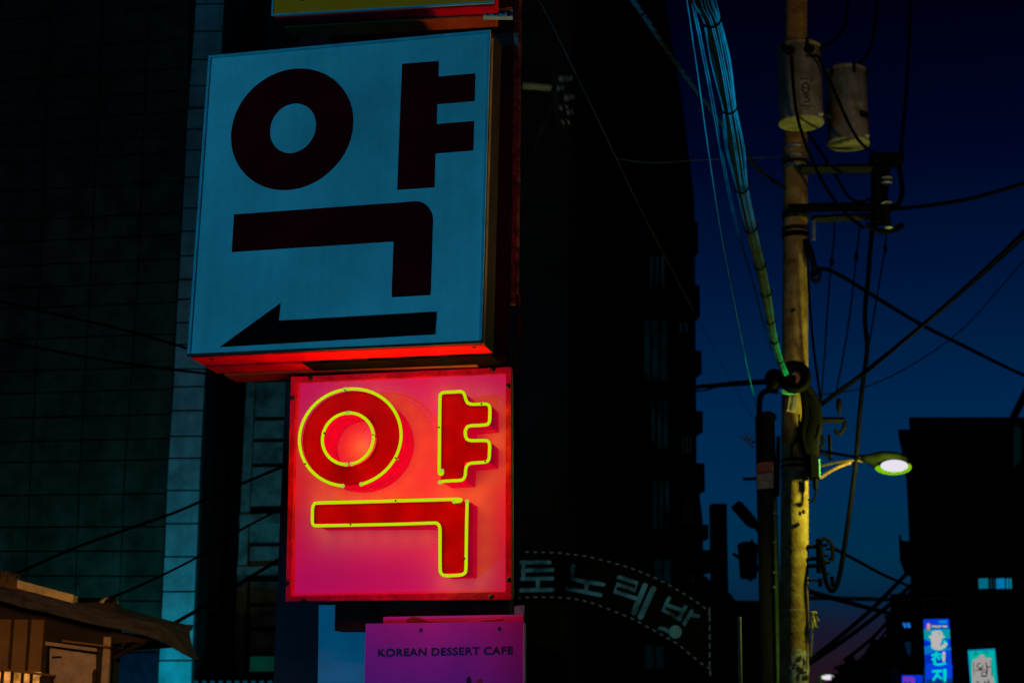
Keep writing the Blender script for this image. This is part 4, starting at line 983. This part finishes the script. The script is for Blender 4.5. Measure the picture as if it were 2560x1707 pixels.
wire('thin wire dropping close along the right edge of the pole', [(2018, 600, 18.8), (2022, 720, 18.8), (2032, 850, 18.8), (2046, 960, 18.8), (2052, 1012, 18.8)], .014)
wire('black lead from the nearer transformer down to the crossarm', [(1979, 140, 18.2), (1983, 210, 18.2), (1993, 290, 18.2), (2018, 370, 18.3), (2060, 460, 18.5), (2110, 530, 18.7), (2160, 570, 18.8)], .018)
wire('black lead curving from the bushing to the fuse cut-out', [(2026, 140, 18.2), (2045, 142, 18.2), (2058, 168, 18.3), (2080, 215, 18.4), (2120, 305, 18.6), (2150, 355, 18.7), (2190, 388, 18.8)], .018)
wire('slack black loop hanging between pole and fuse', [(2020, 330, 18.9), (2045, 370, 18.9), (2090, 440, 18.9), (2120, 490, 18.9), (2150, 504, 18.9), (2185, 495, 18.9)], .016)
wire('thin wire low right, sloping to the right building', [(2080, 1368, 18.9), (2130, 1394, 20), (2200, 1432, 22), (2240, 1450, 24), (2285, 1470, 26)], .022)
wire('long thick cable low right, passing behind the rising pair', [(2018, 1476, 19), (2060, 1488, 20), (2120, 1505, 22), (2222, 1532, 26), (2300, 1548, 29)], .03)
wire('left one of the rising cables at the lower right', [(2025, 1650, 20), (2100, 1590, 22), (2150, 1548, 23), (2200, 1502, 24), (2290, 1408, 26)], .03)
wire('second rising cable at the lower right, just below the left one', [(2025, 1656, 20), (2100, 1606, 22), (2160, 1562, 23), (2215, 1518, 24), (2290, 1452, 26)], .03)
wire('third and lowest rising cable at the lower right', [(2110, 1650, 30), (2160, 1612, 30), (2200, 1575, 30), (2250, 1515, 30), (2290, 1460, 30)], .03)
wire('fine cable rising alongside the lowest one at the right', [(2170, 1640, 30), (2205, 1590, 30), (2260, 1520, 30), (2290, 1480, 30)], .02)
wire('level messenger cable low behind the pole', [(2015, 1494, 30), (2100, 1495, 30), (2280, 1499, 30)], .035, mat('dull_blue_cable', (.02, .05, .06), .7))
wire('thin cable from the arm bracket towards the lamp', [(2040, 1124, 18.9), (2080, 1132, 18.8), (2150, 1144, 18.6)], .016)
wire('faint dark lead dropping from the top edge to the right of the farther transformer', [(2276, -40, 19.2), (2272, 120, 19.1), (2264, 250, 19), (2250, 395, 18.9)], .020)
wire('faint dark lead dropping from the top edge just above the farther transformer', [(2196, -40, 19.6), (2188, 60, 19.5), (2172, 130, 19.4), (2135, 172, 19.35)], .018)
wire('faint dark lead from the top edge down to the nearer transformer lid', [(2122, -40, 19), (2112, 60, 18.9), (2080, 105, 18.7), (2045, 118, 18.6)], .018)
# left side wires
wire('upper dark wire sloping behind the big sign at far left', [(-40, 745, 14), (0, 753, 14), (150, 788, 14), (300, 822, 14), (440, 862, 14), (520, 890, 14)], .010)
wire('lower dark wire sloping behind the big sign at far left', [(-40, 842, 14), (0, 850, 14), (150, 880, 14), (300, 906, 14), (440, 925, 14), (560, 938, 14)], .010)
wire('topmost of three wires rising right from the shed', [(-10, 1443, 15), (60, 1424, 15), (200, 1364, 15), (420, 1287, 15), (540, 1236, 15), (720, 1160, 15)], .013)
wire('kinked middle wire rising right from the shed roof', [(118, 1530, 12.4), (200, 1510, 13), (275, 1493, 13.5), (345, 1465, 14), (420, 1430, 14.5), (500, 1388, 15), (600, 1325, 15), (720, 1262, 15)], .011)
wire('thickest lowest wire rising right behind the shed eave', [(280, 1645, 14), (350, 1600, 14), (415, 1568, 14.3), (525, 1506, 14.6), (610, 1452, 15), (720, 1384, 15)], .016)

# ================================================================== second pole and silhouettes beside it
p2 = at(1918, 1300, 24); 
sp_ = thing('dark_pole', Vector((p2.x, 24, 0)), 'dark second pole just left of the lit utility pole', 'pole')
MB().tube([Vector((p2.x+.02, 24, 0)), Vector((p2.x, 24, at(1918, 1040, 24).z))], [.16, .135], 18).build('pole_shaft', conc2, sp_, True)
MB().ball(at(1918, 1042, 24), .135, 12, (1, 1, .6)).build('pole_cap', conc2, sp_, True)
MB().tube(spline([at(1945, 978, 23.8), at(1920, 976, 23.8), at(1905, 985, 23.8), at(1899, 1005, 23.8), at(1898, 1060, 23.8), at(1900, 1160, 23.8)], 5), .04, 8).build('conduit_bend', rubber, sp_, True)
MB().tube([at(1857, 1197, 23.8), at(1893, 1196, 23.8)], .022, 6).build('step_peg', rubber, sp_)
MB().tube([at(1946, 1090, 23.8), at(1944, 1240, 23.8)], .03, 8).build('side_conduit', dsteel, sp_)
cdm = mat('green_lit_conduit', (.16, .30, .10), .35, spec=.7)  # green light on the conduit put into its colour
q0 = at(1937, 1245, 23.7); MB().tube([q0, Vector((at(1940, 1600, 23.7).x, 23.7, 0))], .025, 10).build('lit_conduit', cdm, sp_, True)
for y in (1282, 1355, 1431, 1467): MB().tube([at(1933, y, 23.66), at(1942, y, 23.66)], .02, 8).build('conduit_clip', porcelain, sp_)
ns = thing('notice_plate', at(1913, 1225, 23.7), 'small red and white notice plate on the dark second pole', 'notice')
NF = Frame(at(1913, 1190, 23.75), 0)
MB().prism(NF, fquad(NF, [(1893, 1222), (1934, 1219), (1934, 1158), (1929, 1154), (1897, 1156), (1892, 1162)]), -.01, 0).build('plate', mat('dirty_white_plate', (.55, .52, .45), .6), ns)
MB().prism(NF, fquad(NF, [(1893, 1184), (1928, 1178), (1934, 1154.5), (1897, 1156.5), (1892, 1162)]), .001, .003).build('red_band', mat('faded_red_print', (.55, .16, .12), .6), ns)
MB().prism(NF, fquad(NF, [(1894, 1186), (1932, 1180), (1932, 1176), (1894, 1182)]), .0035, .005).build('red_rule', mat('deep_red_print', (.25, .02, .02), .6), ns)
# tilted closure and far transformer
tcl = thing('tilted_closure', at(1895, 1330, 23.7), 'dark capsule-shaped cable closure tilted beside the second pole', 'closure')
MB().tube([at(1838, 1258, 23.7), at(1842, 1263, 23.7), at(1878, 1304, 23.7), at(1888, 1316, 23.7)], [.06, .085, .085, .05], 12).build('capsule', rubber, tcl, True)
MB().tube([at(1885, 1312, 23.7), at(1902, 1332, 23.7)], .03, 8).build('tail', rubber, tcl)
ft = thing('far_transformer', at(1870, 1447, 31), 'small black transformer silhouette with one bushing, left of the dark pole', 'transformer')
MB().lathe(at(1871, 1446, 31), (0, 0, 1), [(.13, 0), (.15, .03), (.175, .5), (.19, .58), (.12, .64)], 16).build('tank', rubber, ft, True)
MB().lathe(at(1880, 1376, 31), (0, 0, 1), [(.04, 0), (.05, .08), (.03, .13), (.015, .2)], 10).build('bushing', rubber, ft, True)
MB().tube([at(1832, 1383, 31), at(1850, 1395, 31)], .03, 6).build('arm', rubber, ft)
MB().tube([at(1895, 1420, 31), at(1871, 1420, 31)], .06, 6).build('hanger', rubber, ft)
MB().lathe(at(1877, 1451, 30.9), (0, 0, 1), [(.02, -.01), (.06, 0), (.02, .02)], 10).build('drain_cap', porcelain, ft)
o = MB().fbox(Frame(at(1800, 1400, 36), 0), -.16, .16, -at(1800, 1400, 36).z, at(1800, 1258, 36).z-at(1800, 1400, 36).z, -.4, 0)
tag(o.build('chimney', blackwall), 'plain square black chimney stack standing against the blue sky', 'chimney')
GF = Frame(at(1830, 1560, 33), R(-7))
lw = thing('low_building', GF.pt(0, gz(GF), 0), 'low black building between the arched sign and the poles', 'building')
MB().prism(GF, fquad(GF, [(1730, 2200), (1960, 2200), (1960, 1502), (1838, 1500), (1826, 1482), (1800, 1476), (1765, 1440), (1730, 1430)]), -6, 0).build('wall', blackwall, lw)
MB().prism(GF, fquad(GF, [(1798, 1503), (1890, 1507), (1890, 1504), (1798, 1500)]), .0, .15).build('roof_edge', trimg, lw)
tag(MB().tube([Vector((at(1848, 1600, 16).x, 16, 0)), at(1848, 1541, 16)], .017, 8).build('thin_pole', mat('yellow_lit_pole', (.55, .45, .16), .5), None, True), 'thin yellow-lit pole rising from below right of the arched sign', 'pole')  # yellow light falling on the pole is put into its colour
for x, y in ((1876, 1100), ):
    mb = MB(); 
    for i in range(26):
        p = at(1872+random.gauss(0, 9), 1100+random.gauss(0, 8), 24); mb.ball(p, .02, 5)
    tag(stuff(mb.build('twig_cluster', mat('pale_twigs', (.25, .32, .32), .6))), 'small pale cluster of twigs left of the dark pole', 'twigs')

# ================================================================== right building and far shop signs
RF = Frame(at(2400, 1200, 40), R(-14.5))
rb = thing('right_building', RF.pt(0, gz(RF), 0), 'tall black building at the right with a stepped roofline and small lit windows', 'building')
k = 3.92
sil = [(690, 4200), (692, 1535), (676, 1250), (660, 900), (650, 720), (600, 400), (575, 290), (567, 207), (682, 207), (674, 88), (1900, 88), (1900, 4200)]
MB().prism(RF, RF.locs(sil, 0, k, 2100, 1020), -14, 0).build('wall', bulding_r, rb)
MB().prism(RF, RF.locs([(574, 1240), (592, 1238), (604, 1298), (690, 1298), (690, 1534), (612, 1530), (586, 1490)], .5, k, 2100, 1020), -2, .5).build('balcony', bulding_r, rb)
for x0, x1, M in ((2447, 2471, (0, .13, .20)), (2476, 2480, (0, .03, .045)), (2484, 2488, (.004, .02, .03)), (2491, 2513, (0, .16, .38)), (2516.5, 2522, (0, .20, .30)), (2524.5, 2529, (0, .20, .30))):
    MB().prism(RF, fquad(RF, [(x0, 1471), (x1, 1470), (x1-1, 1445), (x0-.6, 1446)]), .0, .03).build('window', glow('window_%d' % x0, M), rb)
MB().prism(RF, fquad(RF, [(2440, 1478), (2535, 1476), (2535, 1473), (2440, 1475)]), .0, .2).build('sill', bulding_r, rb)
MB().prism(RF, fquad(RF, [(2533, 1170), (2552, 1150), (2553, 1068), (2535, 1066)]), 0, .03).build('window', glow('teal_dim', (0, .0045, .005)), rb)
tag(MB().tube([at(2532, 1046, 41), at(2575, 960, 41)], .09, 8).build('roof_stay', bulding_r), 'dark slanting stay above the right building roof', 'stay')
wire('barely visible wire draped across the right building', [(2300, 1165, 39), (2330, 1168, 39), (2400, 1182, 39), (2460, 1182, 39), (2500, 1195, 39), (2580, 1230, 39)], .012, wg)
# lower stepped houses
LF = Frame(at(2240, 1600, 46), R(-13.5))
k = 2.766
lh = thing('stepped_house', LF.pt(0, gz(LF), 0), 'black stepped house tucked left of the right building', 'house')
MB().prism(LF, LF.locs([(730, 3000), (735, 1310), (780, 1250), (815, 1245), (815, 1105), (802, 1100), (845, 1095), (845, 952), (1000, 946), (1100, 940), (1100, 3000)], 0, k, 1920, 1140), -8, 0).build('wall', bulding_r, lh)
for x0, x1 in ((930, 955), (955, 985)):
    MB().prism(LF, LF.locs([(x0+14, 1186), (x1+4, 1182), (x1-8, 1150), (x0, 1154)], 0, k, 1920, 1140), 0, .04).build('lit_pane', glow('blue_lit_pane', (.01, .16, .62)), lh)
MB().prism(LF, LF.locs([(945, 1283), (1012, 1283), (990, 1345), (1000, 1400), (962, 1360)], 0, k, 1920, 1140), 0, .04).build('lit_pane', glow('dim_blue_pane', (0, .010, .03)), lh)
MB().prism(LF, LF.locs([(790, 1400), (793, 1250), (880, 1247), (880, 1253), (799, 1257), (797, 1400)], 0, k, 1920, 1140), 0, .06).build('gutter', trimg, lh)
# tree silhouettes far below
def bush(label, x, y, rx, ry, Y, seed):
    r_ = random.Random(seed); c = at(x, y, Y); sx_ = rx/F*Y; sz_ = ry/F*Y
    t = thing('far_tree', Vector((c.x, Y, 0)), label, 'tree')
    MB().tube([Vector((c.x, Y, 0)), Vector((c.x+.1, Y, c.z*.6)), c], [.2, .14, .06], 8).build('trunk', leafm, t)
    mb = MB()
    for i in range(900):
        u_ = Vector((r_.gauss(0, 1), r_.gauss(0, 1), r_.gauss(0, 1))).normalized()*(r_.random()**.4)
        lump = 1 + .25*math.sin(u_.x*6+seed) + .2*math.sin(u_.z*8+seed*2)
        p = c + Vector((u_.x*sx_*lump, u_.y*sx_*lump, u_.z*sz_*lump)); s2 = .10*r_.uniform(.6, 1.5)
        d1 = Vector((r_.gauss(0, 1), r_.gauss(0, 1), r_.gauss(0, 1))).normalized()*s2; d2_ = Vector((r_.gauss(0, 1), r_.gauss(0, 1), r_.gauss(0, 1))).normalized()*s2
        kq_ = len(mb.v); mb.v += [p-d1, p+d1, p+d2_*1.6]; mb.f.append((kq_, kq_+1, kq_+2))
    mb.build('crown', leafm, t)
bush('low dark tree right of the tiny far lamp', 2122, 1700, 34, 45, 60, 1)
bush('dark tree with a ragged top left of the stepped house', 2170, 1672, 34, 32, 58, 2)
bush('middle of the far dark trees at the bottom, partly behind wires', 2150, 1705, 40, 34, 56, 5)
o = MB().prism(Frame(at(2190, 1660, 52), R(-13)), fquad(Frame(at(2190, 1660, 52), R(-13)), [(2128, 2100), (2200, 2100), (2200, 1600), (2182, 1595), (2150, 1652), (2128, 1656)]), -5, 0)
tag(o.build('far_house', bulding_r), 'far black house with a pitched edge beyond the stepped house', 'house')

# ---- blue vertical shop sign
k = 8.385
VF = Frame(at(2345, 1640, 36), R(-13))
vl = lambda pts, c=0: VF.locs(pts, c, k, 2240, 1520)
bs = thing('blue_vertical_sign', VF.pt(0, gz(VF), 0), 'tall glowing blue vertical shop sign with three pale Hangul letters', 'sign')
MB().prism(VF, vl([(575, 240), (600, 228), (1095, 218), (1110, 232), (1165, 1150), (612, 1185)]), -.3, 0).build('upper_box', glow('blue_backlit', (0, .045, .66)), bs)
MB().prism(VF, vl([(612, 1190), (1175, 1157), (1200, 2600), (625, 2600)]), -.3, .01).build('lower_box', glow('blue_backlit_low', (0, .05, .70)), bs)
MB().fbox(VF, vl([(700, 400)])[0][0], vl([(1000, 400)])[0][0], gz(VF), vl([(0, 2600)])[0][1], -.28, -.1).build('sign_foot', blackwall, bs)
MB().prism(VF, vl([(588, 1240), (606, 1240), (625, 2600), (600, 2600)]), -.3, .02).build('side_edge', glow('dull_green_edge', (.004, .03, .035)), bs)
def band_(pts, nm, c, z): MB().prism(VF, vl(pts), .0, z).build('printed_band', glow(nm, c), bs)
band_([(583, 440), (1122, 430), (1135, 625), (720, 690), (592, 640)], 'teal_print', (0, .30, .36), .012)
band_([(595, 800), (740, 760), (860, 850), (1150, 820), (1155, 870), (800, 900), (606, 970)], 'sky_print', (0, .17, .56), .012)
band_([(588, 700), (730, 715), (740, 758), (595, 800)], 'deep_print', (0, .02, .55), .013)
band_([(620, 985), (1040, 960), (1060, 1120), (616, 1150)], 'deep_print2', (0, .022, .50), .012)
band_([(895, 258), (1065, 250), (1068, 305), (897, 312)], 'pale_print', (0, .24, .60), .013)
band_([(640, 1480), (1180, 1470), (1185, 1640), (640, 1640)], 'navy_print', (.0, .03, .20), .022)
def strokes(fr, fl_, data, M, nm, par, z0, z1, kk):
    mb = MB()
    for i, (pts, w) in enumerate(data):
        mb.stroke(fr, fl_(pts), [x/kk/F*36*1.03 for x in w] if isinstance(w, list) else w/kk/F*36*1.03, z0, z1 + .0012*i)
    return mb.build(nm, M, par)
pw = glow('pinkish_white_print', (.48, .45, .45)); tq = glow('turquoise_print', (0, .64, .56))
halo = glow('turquoise_outline', (0, .42, .42))
gul = [([(770, 505), (850, 488), (930, 492), (950, 520), (955, 590)], 44), ([(715, 598), (860, 592), (990, 592)], 48), ([(835, 615), (835, 780)], [200, 150]), ([(890, 640), (900, 700)], [150, 90]),
       ([(800, 790), (850, 830), (930, 832), (1010, 790), (1040, 745)], [110, 80, 70, 70, 60])]
strokes(VF, vl, [(p, ([x+34 for x in w] if isinstance(w, list) else w+34)) for p, w in gul], halo, 'letter_outline', bs, .012, .016, k)
strokes(VF, vl, gul, pw, 'letter', bs, .014, .024, k)
strokes(VF, vl, [([(1005, 690), (1035, 695)], 46)], tq, 'letter_dot', bs, .012, .03, k)
strokes(VF, vl, [([(845, 920), (850, 955)], 40), ([(755, 978), (850, 955), (930, 962)], 42), ([(850, 970), (815, 1030), (765, 1070)], 42), ([(850, 985), (905, 1062)], 40), ([(935, 1020), (1000, 1000)], 34), ([(815, 1090), (806, 1160), (860, 1178), (940, 1172), (1030, 1145)], [50, 54, 48, 44, 44])], tq, 'letter', bs, .013, .024, k)
strokes(VF, vl, [([(1003, 930), (1000, 1080)], 60)], pw, 'letter', bs, .013, .026, k)
strokes(VF, vl, [([(775, 1320), (860, 1312), (950, 1310)], 46), ([(880, 1330), (850, 1400), (785, 1495)], 46), ([(870, 1400), (945, 1465)], 42), ([(1025, 1300), (1022, 1510)], [70, 56])], tq, 'letter', bs, .014, .036, k)
strokes(VF, vl, [([(760, 378), (820, 376), (850, 384), (935, 374)], 34), ([(990, 374), (1058, 378)], 36)], glow('yellow_print', (.42, .48, 0)), 'small_print', bs, .012, .02, k)
strokes(VF, vl, [([(682, 345), (678, 415)], 90)], glow('crimson_print', (.45, .02, .16)), 'emblem_edge', bs, .012, .016, k)
strokes(VF, vl, [([(684, 345), (680, 412)], 58)], glow('pale_grey_print', (.42, .36, .38)), 'emblem', bs, .014, .022, k)
MB().prism(VF, vl([(595, -200), (1085, -215), (1105, 225), (575, 238)], -.1), -.2, -.1).build('empty_frame', bulding_r, bs)
mb = MB()
for q in ([(575, -230), (602, -230), (608, 190), (580, 190)], [(1068, -240), (1095, -240), (1098, 180), (1072, 180)], [(575, -230), (1095, -240), (1095, -222), (575, -212)]): mb.prism(VF, vl(q), -.1, -.02)
mb.build('frame_rail', glow('dim_frame_reflection', (0, .004, .005)) if False else mat('frame_grey', (.06, .08, .08), .5), bs)
# ---- teal vertical sign
TFm = Frame(at(2460, 1660, 34), R(-14)); tl = lambda pts, c=0: TFm.locs(pts, c, k, 2240, 1520)
ts = thing('teal_vertical_sign', TFm.pt(0, gz(TFm), 0), 'glowing teal shop sign with a white torn patch and dark brush letters', 'sign')
MB().prism(TFm, tl([(1505, 872), (2075, 838), (2230, 2600), (1640, 2600)]), -.3, 0).build('sign_box', glow('blue_teal_edge', (0, .22, .40)), ts)
MB().prism(TFm, tl([(1530, 905), (2060, 875), (2195, 2600), (1660, 2600)]), .0, .008).build('face', glow('teal_backlit', (0, .42, .36)), ts)
MB().fbox(TFm, tl([(1750, 400)])[0][0], tl([(2000, 400)])[0][0], gz(TFm), tl([(0, 2600)])[0][1], -.28, -.1).build('sign_foot', blackwall, ts)
MB().prism(TFm, tl([(1600, 1560), (1588, 1300), (1600, 1110), (1625, 1060), (1690, 1060), (1730, 1010), (1760, 1000), (1765, 970), (1840, 965), (1860, 1005), (1880, 1040), (1920, 1045), (1940, 1030), (1990, 1040), (2000, 1100), (1995, 1300), (2020, 1420), (2050, 1440), (2060, 1700), (2070, 2600), (1680, 2600), (1600, 1700)]), .008, .014).build('white_patch', glow('grey_white_backlit', (.34, .32, .31)), ts)
ink = glow('dark_ink', (.010, .007, .014))
TK = 8.385*36/34
inkst = [([(1765, 1150), (1720, 1165), (1692, 1205), (1710, 1240), (1755, 1255), (1810, 1235), (1822, 1200)], 20), ([(1770, 1255), (1780, 1285)], 40), ([(1660, 1298), (1740, 1290), (1870, 1276)], [8, 22, 12]), ([(1888, 1140), (1908, 1230), (1902, 1370)], [20, 26, 30]), ([(1912, 1228), (2000, 1218)], [18, 12]),
         ([(1850, 1325), (1805, 1340), (1788, 1375), (1810, 1405), (1860, 1418), (1900, 1390), (1905, 1350), (1860, 1328)], 18), ([(1785, 1422), (1905, 1424)], 16), ([(1625, 1120), (1622, 1220), (1638, 1330), (1634, 1400)], [8, 14, 10, 8]), ([(1990, 1090), (2000, 1220), (2015, 1410)], [8, 12, 16])]
strokes(TFm, tl, inkst, ink, 'brush_letter', ts, .014, .022, TK)
strokes(TFm, tl, [([(1695, 1545), (1745, 1540)], 22), ([(1860, 1530), (1862, 1600)], 26), ([(1938, 1515), (1945, 1640)], 30), ([(1700, 1590), (1760, 1640)], 22), ([(1870, 1560), (1935, 1555)], 14)], glow('dark_teal_ink', (.004, .05, .05)), 'brush_letter', ts, .014, .022, TK)
strokes(TFm, tl, [([(1632, 940), (1712, 930)], 10), ([(1672, 900), (1668, 1000)], 10), ([(1668, 945), (1630, 990)], 8), ([(1675, 945), (1712, 970)], 8), ([(1830, 925), (1960, 895)], 8), ([(1895, 895), (1870, 960)], 9), ([(1880, 930), (1940, 935), (1905, 985)], 9), ([(1860, 900), (1845, 940)], 8)], glow('thin_teal_ink', (0, .10, .13)), 'small_character', ts, .008, .014, TK)
# ---- small purple and blue sign
PFm = Frame(at(2280, 1700, 34), R(-13)); ql = lambda pts, c=0: PFm.locs(pts, c, k, 2240, 1520)
ps = thing('purple_blue_sign', PFm.pt(0, gz(PFm), 0), 'small glowing blue sign with a purple patch at the bottom edge', 'sign')
MB().prism(PFm, ql([(115, 1405), (125, 1395), (548, 1395), (560, 1405), (575, 2300), (125, 2300)]), -.25, 0).build('sign_box', glow('royal_blue_backlit', (0, .03, .62)), ps)
MB().prism(PFm, ql([(150, 1430), (340, 1425), (400, 1470), (385, 1530), (400, 1570), (385, 1640), (150, 1640)]), 0, .01).build('purple_patch', glow('purple_print', (.17, .03, .50)), ps)
strokes(PFm, ql, [([(170, 1545), (225, 1540)], 16), ([(195, 1530), (195, 1600)], 14), ([(255, 1550), (310, 1545)], 16), ([(280, 1535), (280, 1600)], 14)], glow('indigo_print', (.03, .0, .12)), 'small_letters', ps, .01, .016, TK)
MB().fbox(PFm, ql([(200, 400)])[0][0], ql([(450, 400)])[0][0], gz(PFm), ql([(0, 2300)])[0][1], -.2, -.1).build('sign_foot', blackwall, ps)
# leaning board left of it
o = MB().prism(PFm, ql([(-130, 1640), (60, 1640), (60, 1250), (-120, 1270)], -1), -1.1, -1)
tag(o.build('notice_board', mat('dim_olive_board', (.03, .035, .02), .7)), 'dim olive board left of the small purple sign', 'board')
